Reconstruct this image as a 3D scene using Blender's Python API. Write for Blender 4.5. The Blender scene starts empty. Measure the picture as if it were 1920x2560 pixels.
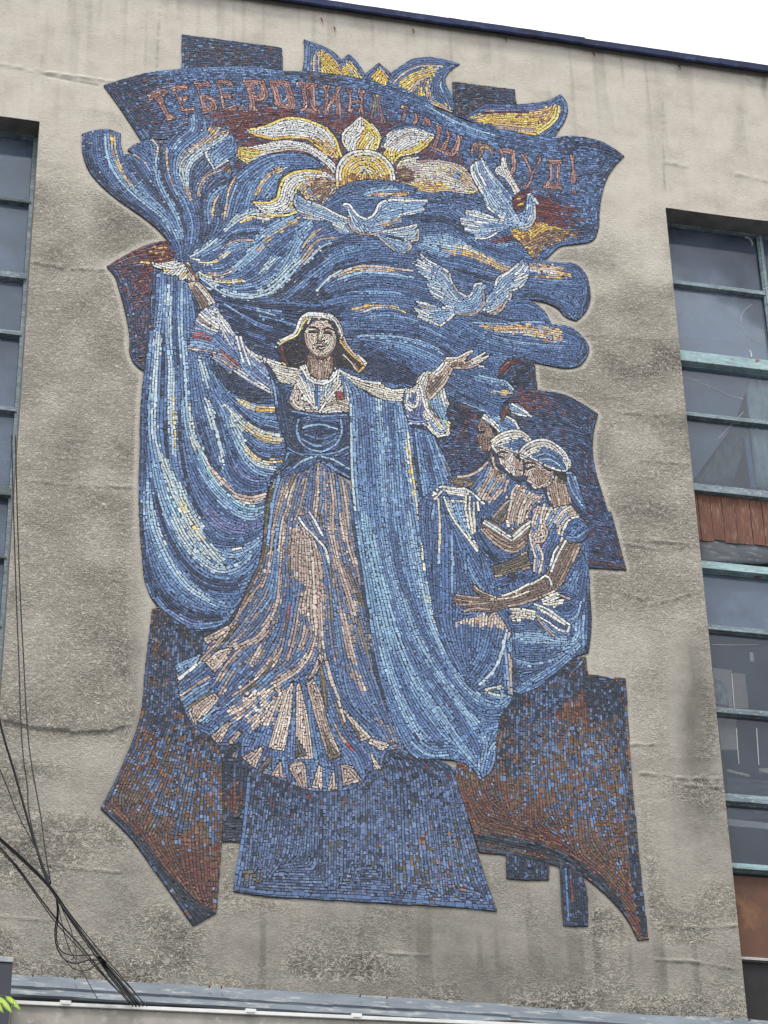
import bpy, bmesh, math, random, time
import numpy as np
from mathutils import Matrix, Vector
T0 = time.time()
random.seed(7)
RNG = np.random.default_rng(11)
scene = bpy.context.scene
COL = scene.collection

# ------------------------------------------------------------------ camera
CX, CY = 960.0, 1280.0                 # the photograph is 1920 x 2560
VUP = (720.0, -8800.0)                 # where the building's verticals meet
VH = (30000.0, 4295.0)                 # where its horizontals meet
_a = np.array([VUP[0]-CX, VUP[1]-CY]); _b = np.array([VH[0]-CX, VH[1]-CY])
FPX = math.sqrt(-float(_a @ _b))
MM = 0.0035                            # metres on the facade per photo pixel at the middle
def _n(v): return v/np.linalg.norm(v)
UPc = _n(np.array([_a[0], _a[1], FPX]))
XRc = _n(np.array([_b[0], _b[1], FPX]))
YIc = np.cross(UPc, XRc)               # into the facade
if YIc[2] < 0: YIc = -YIc
RWC = np.array([XRc, YIc, UPc])        # camera (x right, y down, z forward) -> world
DIST = FPX*MM*YIc[2]
CAM = np.array([0.0, -DIST, 1.6])
CAM[0] = -XRc[2]*FPX*MM
def ray(px, py):
    return RWC @ np.array([(px-CX)/FPX, (py-CY)/FPX, 1.0])
def P3(px, py, Y=0.0):
    d = ray(px, py); t = (Y-CAM[1])/d[1]
    p = CAM+t*d
    return (p[0], Y, p[2])
def to_px(X, Y, Z):                    # world -> photo pixel (arrays allowed)
    dx = X-CAM[0]; dy = Y-CAM[1]; dz = Z-CAM[2]
    c = [RWC[0, k]*dx+RWC[1, k]*dy+RWC[2, k]*dz for k in range(3)]
    return CX+FPX*c[0]/c[2], CY+FPX*c[1]/c[2]
cam = bpy.data.cameras.new('camera'); camo = bpy.data.objects.new('camera', cam); COL.objects.link(camo)
cam.sensor_fit = 'VERTICAL'; cam.sensor_height = 36.0; cam.lens = FPX*36.0/2560.0
cam.clip_start = 0.1; cam.clip_end = 3000.0
r_, d_, f_ = RWC[:, 0], RWC[:, 1], RWC[:, 2]
camo.matrix_world = Matrix(((r_[0], -d_[0], -f_[0], CAM[0]), (r_[1], -d_[1], -f_[1], CAM[1]), (r_[2], -d_[2], -f_[2], CAM[2]), (0, 0, 0, 1)))
scene.camera = camo

# ------------------------------------------------------------------ sky, sun, exposure (overcast day)
SUN_EL, SUN_AZ = math.radians(62), math.radians(205)     # high, in front of the facade
world = bpy.data.worlds.new('World'); scene.world = world; world.use_nodes = True
wn = world.node_tree; wn.nodes.clear()
w_out = wn.nodes.new('ShaderNodeOutputWorld'); w_bg = wn.nodes.new('ShaderNodeBackground')
w_sky = wn.nodes.new('ShaderNodeTexSky'); w_sky.sky_type = 'NISHITA'; w_sky.sun_disc = False
w_sky.sun_elevation = SUN_EL; w_sky.sun_rotation = SUN_AZ
w_mix = wn.nodes.new('ShaderNodeMix'); w_mix.data_type = 'RGBA'; w_mix.inputs[0].default_value = 0.93
w_cl = wn.nodes.new('ShaderNodeTexNoise'); w_cl.inputs['Scale'].default_value = 3.0; w_cl.inputs['Detail'].default_value = 4.0
w_rmp = wn.nodes.new('ShaderNodeValToRGB')
w_rmp.color_ramp.elements[0].position = 0.3; w_rmp.color_ramp.elements[0].color = (9.6, 9.9, 10.4, 1)
w_rmp.color_ramp.elements[1].position = 0.7; w_rmp.color_ramp.elements[1].color = (11.6, 11.6, 11.6, 1)
wn.links.new(w_cl.outputs['Fac'], w_rmp.inputs['Fac'])
wn.links.new(w_sky.outputs['Color'], w_mix.inputs[6]); wn.links.new(w_rmp.outputs['Color'], w_mix.inputs[7])
wn.links.new(w_mix.outputs[2], w_bg.inputs['Color']); w_bg.inputs['Strength'].default_value = 0.1
wn.links.new(w_bg.outputs['Background'], w_out.inputs['Surface'])
sun = bpy.data.lights.new('sun', 'SUN'); suno = bpy.data.objects.new('sun', sun); COL.objects.link(suno)
sun.energy = 1.4; sun.angle = math.radians(14); sun.color = (1.0, 0.96, 0.9)
_sd = Vector((math.sin(SUN_AZ)*math.cos(SUN_EL), math.cos(SUN_AZ)*math.cos(SUN_EL), math.sin(SUN_EL)))
suno.rotation_euler = _sd.to_track_quat('Z', 'Y').to_euler()
suno.location = (0, -10, 40)
scene.view_settings.view_transform = 'Standard'; scene.view_settings.look = 'None'
scene.view_settings.gamma = 1.0; scene.view_settings.use_curve_mapping = False
scene.view_settings.exposure = 0.55

# ------------------------------------------------------------------ helpers
def s2l(c):
    c = np.asarray(c, float)/255.0
    return np.where(c <= 0.04045, c/12.92, ((c+0.055)/1.055)**2.4)
def tag(o, label=None, cat=None, group=None, kind=None):
    if label: o['label'] = label
    if cat: o['category'] = cat
    if group: o['group'] = group
    if kind: o['kind'] = kind
    return o
def empty(name, loc, label, cat, group=None):
    o = bpy.data.objects.new(name, None); COL.objects.link(o); o.location = loc
    o.empty_display_size = 0.2
    return tag(o, label, cat, group)
def link(name, me, mat=None, parent=None):
    o = bpy.data.objects.new(name, me); COL.objects.link(o)
    if mat is not None: me.materials.append(mat)
    if parent is not None:
        o.parent = parent
        o.matrix_parent_inverse = Matrix.Translation(parent_world(parent)).inverted()
    return o
def parent_world(p):
    v = Vector((0, 0, 0))
    while p is not None:
        v += p.location; p = p.parent
        break
    return v
class MB:
    def __init__(s): s.v = []; s.f = []
    def box(s, x0, x1, y0, y1, z0, z1, jit=0.0):
        b = len(s.v)
        for (x, y, z) in ((x0, y0, z0), (x1, y0, z0), (x1, y1, z0), (x0, y1, z0), (x0, y0, z1), (x1, y0, z1), (x1, y1, z1), (x0, y1, z1)):
            s.v.append((x+random.uniform(-jit, jit), y+random.uniform(-jit, jit), z+random.uniform(-jit, jit)))
        for q in ((0, 3, 2, 1), (4, 5, 6, 7), (0, 1, 5, 4), (1, 2, 6, 5), (2, 3, 7, 6), (3, 0, 4, 7)):
            s.f.append(tuple(b+k for k in q))
        return s
    def prism(s, poly, y0, y1):           # polygon in X,Z, extruded along Y
        b = len(s.v); n = len(poly)
        for (x, z) in poly: s.v.append((x, y0, z))
        for (x, z) in poly: s.v.append((x, y1, z))
        s.f.append(tuple(range(b, b+n))); s.f.append(tuple(range(b+2*n-1, b+n-1, -1)))
        for k in range(n):
            s.f.append((b+k, b+n+k, b+n+(k+1) % n, b+(k+1) % n))
        return s
    def tube(s, pts, r, n=6):
        pts = [Vector(p) for p in pts]; b = len(s.v); m = len(pts)
        for i, p in enumerate(pts):
            t = (pts[min(i+1, m-1)]-pts[max(i-1, 0)]).normalized()
            a = t.cross(Vector((0, 1, 0.2))).normalized(); c = t.cross(a).normalized()
            rr = r[i] if isinstance(r, (list, tuple)) else r
            for k in range(n):
                an = 2*math.pi*k/n
                s.v.append(tuple(p+a*math.cos(an)*rr+c*math.sin(an)*rr))
        for i in range(m-1):
            for k in range(n):
                s.f.append((b+i*n+k, b+i*n+(k+1) % n, b+(i+1)*n+(k+1) % n, b+(i+1)*n+k))
        s.f.append(tuple(b+k for k in range(n))[::-1]); s.f.append(tuple(b+(m-1)*n+k for k in range(n)))
        return s
    def build(s, name, mat, parent=None, smooth=False, bevel=0.0):
        me = bpy.data.meshes.new(name); me.from_pydata(s.v, [], s.f); me.update()
        if bevel > 0:
            bm = bmesh.new(); bm.from_mesh(me)
            bmesh.ops.bevel(bm, geom=bm.edges[:], offset=bevel, segments=2, affect='EDGES', profile=0.6)
            bm.to_mesh(me); bm.free()
        if smooth:
            for p in me.polygons: p.use_smooth = True
        return link(name, me, mat, parent)
def spline(pts, closed=False, step=6.0, corner=50.0):
    P = [np.array(p, float) for p in pts]; n = len(P)
    if n < 3 and not closed: 
        L = max(1, int(np.linalg.norm(P[1]-P[0])/step))
        return np.array([P[0]+(P[1]-P[0])*k/L for k in range(L+1)])
    T = []
    isc = []
    for i in range(n):
        if not closed and i in (0, n-1):
            T.append(P[1]-P[0] if i == 0 else P[-1]-P[-2]); isc.append(False); continue
        a = P[i]-P[i-1]; b = P[(i+1) % n]-P[i]
        la = np.linalg.norm(a)+1e-9; lb = np.linalg.norm(b)+1e-9
        ang = math.degrees(math.acos(max(-1, min(1, float(a @ b)/(la*lb)))))
        isc.append(ang > corner)
        T.append((a/la*lb+b/lb*la)/(la+lb))      # unit-ish direction
    out = []
    rng = range(n) if closed else range(n-1)
    for i in rng:
        j = (i+1) % n
        p, q = P[i], P[j]; d = q-p; L = np.linalg.norm(d)+1e-9
        t0 = d/L if isc[i] else T[i]/(np.linalg.norm(T[i])+1e-9)
        t1 = d/L if isc[j] else T[j]/(np.linalg.norm(T[j])+1e-9)
        m = max(1, int(L/step))
        for k in range(m):
            t = k/m
            h00 = 2*t**3-3*t*t+1; h10 = t**3-2*t*t+t; h01 = -2*t**3+3*t*t; h11 = t**3-t*t
            out.append(h00*p+h10*L*t0+h01*q+h11*L*t1)
    if not closed: out.append(P[-1])
    return np.array(out)

# ------------------------------------------------------------------ materials
def mat(name):
    m = bpy.data.materials.new(name); m.use_nodes = True
    nt = m.node_tree; b = nt.nodes['Principled BSDF']
    return m, nt, b
def N(nt, typ, **kw):
    n = nt.nodes.new(typ)
    for k, v in kw.items():
        if k in n.inputs: n.inputs[k].default_value = v
        else: setattr(n, k, v)
    return n
def coords(nt, scale=(1, 1, 1)):
    tc = N(nt, 'ShaderNodeTexCoord'); mp = N(nt, 'ShaderNodeMapping'); mp.inputs['Scale'].default_value = scale
    nt.links.new(tc.outputs['Object'], mp.inputs['Vector']); return mp.outputs['Vector']
def noise(nt, vec, scale, detail=5.0, rough=0.6, dist=0.0):
    n = N(nt, 'ShaderNodeTexNoise'); n.inputs['Scale'].default_value = scale; n.inputs['Detail'].default_value = detail
    n.inputs['Roughness'].default_value = rough; n.inputs['Distortion'].default_value = dist
    nt.links.new(vec, n.inputs['Vector']); return n.outputs['Fac']
def ramp(nt, fac, stops):
    r = N(nt, 'ShaderNodeValToRGB'); e = r.color_ramp.elements
    while len(e) < len(stops): e.new(0.5)
    for k, (p, c) in enumerate(stops):
        e[k].position = p; e[k].color = (c[0], c[1], c[2], 1) if not isinstance(c, (int, float)) else (c, c, c, 1)
    nt.links.new(fac, r.inputs['Fac']); return r.outputs['Color']
def mixc(nt, fac, a, b, mode='MIX'):
    m = N(nt, 'ShaderNodeMix'); m.data_type = 'RGBA'; m.blend_type = mode
    for sock, val in ((0, fac), (6, a), (7, b)):
        if hasattr(val, 'is_linked'): nt.links.new(val, m.inputs[sock])
        elif isinstance(val, (int, float)): m.inputs[sock].default_value = val
        else: m.inputs[sock].default_value = (val[0], val[1], val[2], 1)
    return m.outputs[2]
def math_(nt, op, a, b=None):
    m = N(nt, 'ShaderNodeMath'); m.operation = op
    for k, val in ((0, a), (1, b)):
        if val is None: continue
        if hasattr(val, 'is_linked'): nt.links.new(val, m.inputs[k])
        else: m.inputs[k].default_value = val
    return m.outputs[0]
def bump(nt, b, h, strength=0.5, dist=0.01):
    n = N(nt, 'ShaderNodeBump'); n.inputs['Distance'].default_value = dist
    if hasattr(strength, 'is_linked'): nt.links.new(strength, n.inputs['Strength'])
    else: n.inputs['Strength'].default_value = strength
    nt.links.new(h, n.inputs['Height']); nt.links.new(n.outputs['Normal'], b.inputs['Normal'])
def worn(name, base, dark, light=None, rough=0.6, scale=6.0, metal=0.0, streak=(1, 1, 1), spots=None, lo=0.35, hi=0.65, bmp=0.15):
    m, nt, b = mat(name)
    v = coords(nt, streak)
    n1 = noise(nt, v, scale, 7.0, 0.65)
    col = ramp(nt, n1, [(lo, dark), (hi, base)])
    if light is not None:
        n2 = noise(nt, v, scale*3.1, 5.0, 0.6)
        col = mixc(nt, ramp(nt, n2, [(0.55, 0.0), (0.66, 1.0)]), col, light)
    if spots is not None:
        n3 = noise(nt, v, scale*1.7, 8.0, 0.7, 0.4)
        col = mixc(nt, ramp(nt, n3, [(spots[1], 0.0), (spots[1]+0.06, 1.0)]), col, spots[0])
    nt.links.new(col, b.inputs['Base Color']); b.inputs['Roughness'].default_value = rough; b.inputs['Metallic'].default_value = metal
    bump(nt, b, noise(nt, v, scale*8, 4.0), bmp, 0.004)
    return m
ART = r'''
# P path palette pitch | polygon   (new region)
# Q palette soft | polygon ; S palette width[:w] | polyline ; L palette width | row ; F | guide
P backdrop_block nvs 8|a 377,25 1208,135 1217,330 377,330
F|a 380,60 1210,170
Q nvm 14|a 560,110 800,140 960,230 700,240 640,170
P backdrop_block nvm 8|c 100,85 620,150 630,280 400,290 200,390 112,370
F|c 100,110 620,175
Q nv 10|c 420,120 620,150 620,260 440,250
P flame bl 7|b 62,65 200,112 310,170 375,235 435,185 520,270 568,350 620,310 685,257 785,345 750,470 400,420 45,350 70,200
L bl 7|b 75,80 200,128 305,185 370,255 432,205 510,285 562,365
L bl 7|b 575,365 625,325 685,275 770,350
L mb 6|b 90,110 85,200 70,320
Q ye 2|b 195,155 300,215 395,365 200,360
S oc 8|b 165,160 145,250 140,335
L pk 5|b 190,165 185,250 190,340
L oc 5|b 200,155 290,210 350,290 385,350
F|b 210,250 360,350
F|b 230,210 390,345
Q ye 1|b 375,310 440,235 545,395 385,370
Q pk 2|b 430,320 445,290 500,380 440,370
L oc 5|b 440,245 490,310 540,385
Q ye 1|b 605,400 682,300 752,400 745,450
L oc 5|b 685,290 735,350 765,385
F|b 620,390 690,320
P flame bl 7|b 785,350 870,285 960,230 1080,212 1200,225 1355,268 1280,320 1235,390 1250,460 1290,520 1302,680 1200,640 1060,580 755,450
L bl 7|b 790,370 880,300 970,248 1080,230 1200,243 1320,270
L bl 7|b 1320,285 1260,330 1222,390 1238,470 1285,560
L lb 5|b 1225,400 1195,440 1225,520
Q ye 2|b 830,430 900,370 1010,320 1130,295 1205,300 1120,370 1000,430 950,510
L pk 6|b 805,430 895,345 1030,290 1130,283 1215,295
L oc 6|b 850,440 950,380 1090,330 1180,310
S pk 9|b 950,500 1000,430 1100,375
S ch 4|b 1100,380 1095,460
Q oc 3|b 1060,400 1115,390 1110,480 1180,580 1300,640 1300,680 1150,620 1080,540
Q ye 2|b 985,525 1020,455 1050,460 1062,560
F|b 880,430 1000,350 1150,310
F|b 1030,470 1045,550
P flame bl 7|c 185,390 300,310 370,268 520,275 660,270 780,262 890,240 1000,188 1050,260 1055,330 1030,410 985,480 935,560 700,560 400,480
L bl 7|c 200,385 310,322 380,283 520,288 660,285 790,276 900,252 995,208
L bl 7|c 1000,210 1035,280 1038,340 1010,410 960,480
Q yo 3|c 250,395 370,320 560,310 760,310 870,295 990,280 980,370 900,450 800,525 600,490 400,440
S pu 10|c 380,315 560,312 700,320 850,300
S ma 6|c 340,350 560,340 740,345
S ye 14|c 330,415 480,385 640,400 800,400
L ye 7|c 985,285 975,370 920,440 805,520
L ye 6|c 958,300 945,375 890,435 800,495
S pk 9|c 430,450 600,470 770,490
L ye 6|c 640,500 800,520
P banner bn 8|A 668,555 800,515 960,475 1175,450 1400,437 1659,437|B 170,462 300,467 460,482 600,502 750,532 900,582 1060,645 1200,718 1350,785 1500,825 1640,855|c 700,520 940,545 1090,535 1220,550 1340,580 1430,630 1525,700 1440,790 1380,890 1340,1020 1320,1150 1310,1300 1265,1400 1150,1430 1000,1450 860,1560 600,1600|d 1659,800 900,800 100,700|A 1110,900 915,915 860,830 760,680
F|a 0,440 200,380 400,345 800,320 1200,350 1659,400
F|a 150,600 400,540 800,500 1300,540 1659,600
F|a 300,830 500,780 800,720 1300,690 1659,740
F|b 400,420 700,470 1000,570 1300,730 1659,860
F|b 0,720 500,730 800,800 1100,920 1500,1110
F|b 500,560 800,650 1200,830 1500,950
F|c 100,430 400,540 700,600 950,650 1200,660 1480,730
F|c 600,800 800,840 1100,890 1350,930
F|c 700,950 1000,1030 1320,1080
F|c 750,1150 1000,1210 1290,1280
Q nvs 18|a -50,330 250,340 250,520 120,600 -50,700 -50,350
Q nvs 18|a -300,200 200,330 120,500 260,760 150,860 30,920 -200,650
S mb 13|a 100,360 380,320 800,305 1150,330 1300,350
S nv 10|a 1230,340 1450,370 1659,400
Q mal 22|a 380,830 430,740 560,690 700,640 900,590 1300,640 1659,680|b 300,680 450,640 620,690 800,740 870,800 1050,900 1400,1070 1500,1200|d 1659,560 900,700 100,500|a 850,1000 600,720
Q ma 14|a 560,720 900,650 1300,680 1659,720|b 300,720 600,740 760,800|d 1300,150 1000,100 500,60 200,150 100,290|a 830,930 700,790
Q nvm 20|b 80,340 380,390 370,450 200,430 0,400
Q mb 10|b 950,560 1150,640 1350,780 1600,860 1659,930 1400,850 1150,700
S lb 5|b 1050,600 1250,720 1450,810 1640,860
Q nvs 14|c 950,550 1220,560 1420,640 1520,705 1420,740 1250,660 1000,630
S nv 8|c 1500,720 1430,800 1370,900 1335,1020 1315,1150 1300,1350
Q mal 18|c 690,980 800,1000 900,1020 1000,1090 1150,1230 1200,1330 1000,1310 800,1255 720,1150
Q ma 8|c 780,1090 880,1060 1000,1160 1020,1280 800,1250
Q nv 10|c 1050,1290 1200,1270 1300,1280 1290,1370 1150,1370
Q oy 3|c 780,1250 900,1270 1000,1300 1170,1360 1000,1400 860,1480 770,1555 660,1420 560,1340 600,1310 700,1310
Q ob 10|c 900,1290 1170,1360 1000,1400 860,1480 770,1555 670,1420 800,1370
L ye 5|c 760,1380 900,1290 1000,1310
F|c 700,1440 900,1360 1150,1350
F|c 600,1330 760,1300 820,1260
S bl 8|c 1290,1385 1150,1405 1000,1425 900,1480 790,1570
L bl 7|c 1260,1392 1120,1418 990,1440 880,1520
S nv 6|A 680,560 770,690 870,840 920,905
P banner/letter tx 7|a 85,518 180,488 240,480 262,495 270,520 215,545 300,700 330,715 325,735 258,750 230,735 245,712 160,560 125,575 100,580
P banner/letter tx 7|a 270,470 330,450 415,448 435,460 430,495 395,490 330,495 350,545 415,530 440,545 435,570 370,585 395,640 460,625 490,630 485,655 380,668 345,645 370,640 305,500
P banner/letter tx 7|a 465,425 590,412 625,440 620,465 560,455 520,465 535,530 600,530 650,560 680,620 665,660 545,672 530,650 545,640 490,460
Q bn 2|a 565,570 610,565 625,620 580,625
P banner/letter tx 7|a 645,415 760,402 790,415 810,455 770,460 745,438 695,450 715,520 780,515 805,570 780,580 765,550 725,560 745,630 820,610 845,640 835,665 700,665 690,645 715,640 665,440
P banner/letter tx 7|a 885,402 1052,402 1062,420 1090,560 1075,580 985,578 990,640 1010,650 1000,665 930,660 935,640 905,440 885,430
Q bn 1|a 962,440 1025,445 1040,530 975,535
P banner/letter tx 7|a 1100,408 1265,412 1275,450 1312,640 1300,655 1180,640 1135,590 1140,560 1105,440
Q bn 1|a 1170,450 1225,455 1255,590 1195,590
P banner/letter tx 7|a 1325,418 1505,432 1500,460 1480,470 1490,630 1525,650 1525,690 1440,680 1345,660 1360,640 1375,620 1365,455 1325,445
Q mal 1|a 1410,470 1445,470 1450,630 1415,630
P banner/letter tx 7|b 210,445 280,445 285,470 265,480 272,580 325,490 320,460 380,450 380,480 360,490 372,670 375,710 325,700 325,580 275,660 290,690 225,685 215,660 235,655 225,475
P banner/letter tx 7|b 405,475 470,480 468,505 455,510 458,570 520,570 518,515 505,505 510,485 572,490 570,515 555,520 560,660 570,690 515,690 525,600 460,600 465,680 425,680 425,510
P banner/letter txd 7|b 628,520 700,530 700,560 690,565 725,700 750,750 740,780 690,760 700,735 690,680 650,670 640,720 645,740 605,725 615,690 640,580
P banner/letter txd 7|b 870,612 940,628 935,655 918,660 905,740 865,750 890,650 870,640
P banner/letter tx 7|b 970,670 1025,690 1015,740 985,780 960,770 985,700
P banner/letter tx 7|b 1065,710 1120,740 1105,800 1090,800 1095,770 1065,760 1050,790 1035,780
P banner/letter tx 7|b 1148,765 1215,800 1165,960 1200,970 1245,830 1235,815 1290,835 1240,990 1275,1005 1330,870 1325,850 1385,875 1370,900 1320,1030 1290,1045 1090,960 1110,940 1130,950 1165,810
P banner/letter txd 7|c 250,640 300,590 370,595 430,640 448,690 420,695 395,650 370,640 345,715 310,720 325,640 290,650 270,690 250,680
P banner/letter tx 7|c 480,645 560,640 620,660 618,830 595,860 570,850 590,800 590,690 530,680 520,720 490,760 500,680
P banner/letter tx 7|c 655,680 730,690 720,720 770,830 815,740 790,710 850,710 845,735 830,750 745,940 720,985 690,975 680,945 710,940 745,880 690,730
P banner/letter tx 7|c 880,725 1015,735 1015,760 995,770 1005,950 1025,985 845,970 850,945 870,935 905,755 880,745
Q bn 1|c 930,775 960,775 965,930 915,930
P banner/letter tx 7|c 1068,688 1122,700 1110,740 1130,900 1125,938 1085,930 1080,740
P banner/letter tx 7|c 1088,980 1125,990 1125,1018 1088,1012
P lower_banner nm 8|g 1000,1200 1280,1200 1390,1270 1420,1550 1480,1570|F 300,890 430,945 555,1025 525,1150 530,1350 580,1530 620,1659|I 640,0 740,380 495,365 300,365|i 500,900|h 700,1400 800,1000 860,900 880,540
F|F 0,900 200,900 400,980 540,1060
F|F 150,1150 350,1170 520,1220
F|F 350,1450 580,1550
F|I 500,100 680,140
F|I 500,330 740,370
F|h 950,700 1250,800
F|h 880,1150 1300,1180
Q nd 12|g 1130,1350 1290,1320 1390,1270 1420,1550 1180,1540
S ma 12|g 1020,1400 1110,1290 1260,1265
S rb 4|g 1010,1400 1090,1280 1200,1235
Q mal 16|F -20,880 100,870 250,930 300,1020 150,1010 -20,950
Q nvm 14|h 930,600 1200,680 1200,850 1050,950 950,850
S nv 10|F 180,870 400,945 540,1030 515,1150 530,1350 590,1560
S nv 8|I 640,0 690,180 730,360
S rb 5|I 500,325 620,335 740,370
L nv 7|I 500,355 735,378
Q bld 20|F 100,1050 350,1050 450,1150 300,1160
P banner_tail mal 8|A 815,1655 900,1610 1000,1575 1085,1560 1150,1640|D 1180,40 1000,90 990,150 960,745 930,745 870,700 845,650 835,500 810,370 770,220 740,130 690,70
F|D 760,100 1000,60
F|D 850,300 980,280
F|D 850,600 960,560
Q nm 25|D 700,80 800,120 880,300 980,350 960,745 840,650 820,450 760,250
Q ma 14|A 900,1620 1085,1565 1140,1640|D 1100,60 980,120 900,60
Q nvs 18|D 820,420 960,450 950,640 850,640
S rb 7|D 870,690 940,672
L nv 8|D 850,665 930,735
S nv 6|D 700,75 750,140 790,240 830,400 845,600
Q may 8|A 970,1600 1100,1580 1120,1659|D 970,40
S ye 3|D 910,45 980,55
P pedestal pd 8.5|J 1605,40 1590,200 1560,480 1508,800|K 0,826 400,852 900,882 1480,922 1562,932 1500,760 1400,430 1350,220 1310,20 1000,-150 0,-150
F|J 1640,100 1545,790
F|K 0,100 -60,780
F|K 500,100 490,800
F|K 900,150 920,830
F|K 1150,100 1220,850
F|K 1320,50 1540,910
Q pdd 30|K -50,-150 1310,-100 1330,120 1000,60 600,130 350,250 0,350 -50,200
S bl 6|J 1515,790|K 0,812 400,838 900,868 1540,918
L bl 8|J 1515,780|K 0,803 400,828 900,856 1530,903
L bld 8|J 1515,800|K 0,820 400,846 900,876 1550,926
Q pds 26|K 800,430 1300,430 1450,850 1000,830
L mb 8|J 1610,100 1570,480 1520,770
L ol 7|J 1570,680 1640,672
L ol 7|J 1605,685 1600,740
L ol 6|J 1650,690 1650,740|K 30,740 35,690
P red_banner rod 8.5|G 985,630 1659,450 1659,1700|J 1659,0 1450,60 1445,300 1425,600 1400,940 1250,1025 1150,880 1060,750 960,610 850,460 700,310 650,265 720,130 780,10|G 800,1620 870,1450 900,1350 940,1000
F|G 1000,700 960,1200
F|G 1200,800 1180,1300
F|G 1500,1500 1450,1700
F|G 1000,1400 880,1659
F|J 1000,50 850,320
F|J 1200,50 1120,420
F|J 1400,50 1390,880
F|J 1000,350 960,420
F|J 1250,500 1270,780
Q nd 22|G 980,620 1659,450 1659,1650 1500,1659 1300,1450 1200,1200 1150,1500 960,1500 900,1400 960,1000
Q bd 30|G 1050,800 1250,800 1250,1000 1050,1500 1300,1400 1450,1659 1100,1659 960,1400 1000,1000
Q bd 30|G 1000,1500 1400,1500 1450,1659|J 1450,60 1000,200 950,100
Q rb 12|G 940,1430 1010,1400 960,1659|J 860,60 750,260 800,50
Q mx 34|J 800,-150 1450,-150 1450,420 1150,430 950,260
S rb 20|J 730,240 900,410 1100,600 1250,780 1400,930
Q rb 24|J 1100,520 1420,520 1410,930 1300,830 1150,650
S nv 9|G 975,660 950,1000 890,1380 800,1640|J 680,240
S ch 20|J 690,285 860,450 1010,630 1150,790 1340,970
S bld 9|J 700,300 850,465 990,650 1120,840 1250,1015
L bl 8|J 990,640 1080,770 1160,890 1245,1010
Q nd 5|J 1300,900 1400,945 1250,1025 1170,880
F|J 700,290 850,460 1100,790 1250,1010
P backdrop_block nd 8|J 1440,-60 1610,-60 1590,200 1560,482 1440,478
F|J 1450,380 1570,380
F|J 1500,0 1500,200
Q rb 14|J 1450,120 1560,140 1580,270 1445,270
Q chb 3|J 1440,275 1590,280 1560,482 1440,478
P red_banner rod 8.5|I -80,1000 475,940 490,1055 735,1080 752,1400 770,1659|L 800,350 840,750 882,1112 812,1118 760,1010 680,900 580,800 460,705 300,640 100,590 0,570|K 1442,548 1385,350 1300,-20|H 1500,1400
F|I 100,1100 100,1600
F|I 650,1100 680,1600
F|L 100,0 110,380
F|L 400,0 430,560
F|L 700,0 760,700
F|L 0,480 200,530 400,620 560,740 700,900
F|L 0,430 200,490 400,590 560,700 700,850
Q nd 22|I -80,1000 475,940 490,1055 735,1080 752,1500 640,1500 480,1400 250,1300 100,1700 -80,1700
Q bd 26|I 50,1200 350,1000 450,1100 250,1300 350,1450 620,1500 640,1659|L 500,300 250,300 0,150|I 0,1659
Q rb 4|I 265,1310 470,1165 487,1365 290,1352
S nd 20|I 620,1090 690,1300 715,1659|L 725,0 760,300 800,700 855,1100
F|I 730,1090 770,1650
Q mx 34|I 60,1450 650,1350 740,1659|L 770,520 450,420 0,200
S rb 22|K 1345,200 1400,330|L 0,370 200,450 400,570 560,690 660,800
Q rb 26|K 1350,180 1500,150 1659,200|L 0,220 300,350 500,640 250,460 0,360
S chb 22|K 1400,440|L 0,490 150,520 330,590 500,690 620,800 740,960
L chb 8|K 1445,520|L 0,555 200,590 320,630 460,700 590,810 700,940 790,1090
S rb 12|L 720,700 770,900 815,1080
P backdrop_block nd 8|K 1620,540|L 240,600 234,728 0,722|K 1620,716
F|K 1640,570 1640,700
F|L 150,610 150,710
P backdrop_block nd 8|L 303,630 440,675 465,735 492,1030 327,1022
F|L 340,660 360,1010
F|L 440,700 470,1010
S bl 4|L 345,660 362,980
S rb 4|L 380,740 390,860
L bld 7|L 330,1005 490,1015
P sun/sun_ray oc 7|d 540,430 650,395 750,400 860,450 930,500 950,640 820,770 640,600 560,500
F|d 560,440 750,430 930,530
F|d 650,600 800,570 940,640
Q ob 12|d 700,420 930,500 950,640 820,770 750,600
P sun/sun_ray wh 7|d 175,155 350,110 480,55 600,45 720,75 850,130 930,220 960,320 985,390 880,385 780,312 700,245 560,228 400,243 270,212
L ye 7|d 190,156 355,122 485,67 600,58 715,87 840,142 918,228 950,320 970,375
L ye 7|d 195,165 280,202 400,230 560,215 700,232 790,302 880,370
L wh 6|d 250,160 400,130 500,90 610,80 720,110 830,165 890,240
L wh 6|d 270,180 400,205 560,195 700,210
Q yo 5|d 700,225 800,225 930,300 985,390 880,385 780,312
P sun/sun_ray wh 7|d 100,300 250,290 380,255 520,240 640,250 760,310 860,380 930,470 915,520 820,425 700,350 560,328 420,347 330,365 260,405 200,445 100,378
Q ye 3|d 100,300 240,295 300,320 240,400 200,440 100,375
L wh 6|d 200,305 380,270 520,255 640,265 750,325 850,395
L wh 6|d 300,320 450,290 560,285 650,300 760,360 860,440
L ye 6|d 130,320 270,345 340,330
L pk 6|d 350,350 450,328 560,317 700,340 800,400
L pk 6|d 400,325 560,300 690,325
P sun/sun_ray wh 7|d 205,748 330,748 420,725 450,640 490,550 570,500 700,480 850,510 960,600 820,780 700,745 610,655 582,720 575,800 625,830 540,868 420,875 310,848
Q oc 6|d 640,560 760,520 900,560 950,610 820,780 700,745 620,640
Q ob 8|d 760,560 940,600 820,770 740,680
L ye 8|d 215,756 350,758 430,733 462,640 500,555 580,512 700,492 810,505
L ye 7|d 230,770 315,840 420,866 540,858 615,828
L ye 6|d 640,595 598,650 580,720 545,795
L wh 6|d 300,790 400,790 480,740 510,640 560,570 660,535 760,530
L wh 6|d 340,810 440,800 520,750 545,650 610,580 700,560
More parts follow.
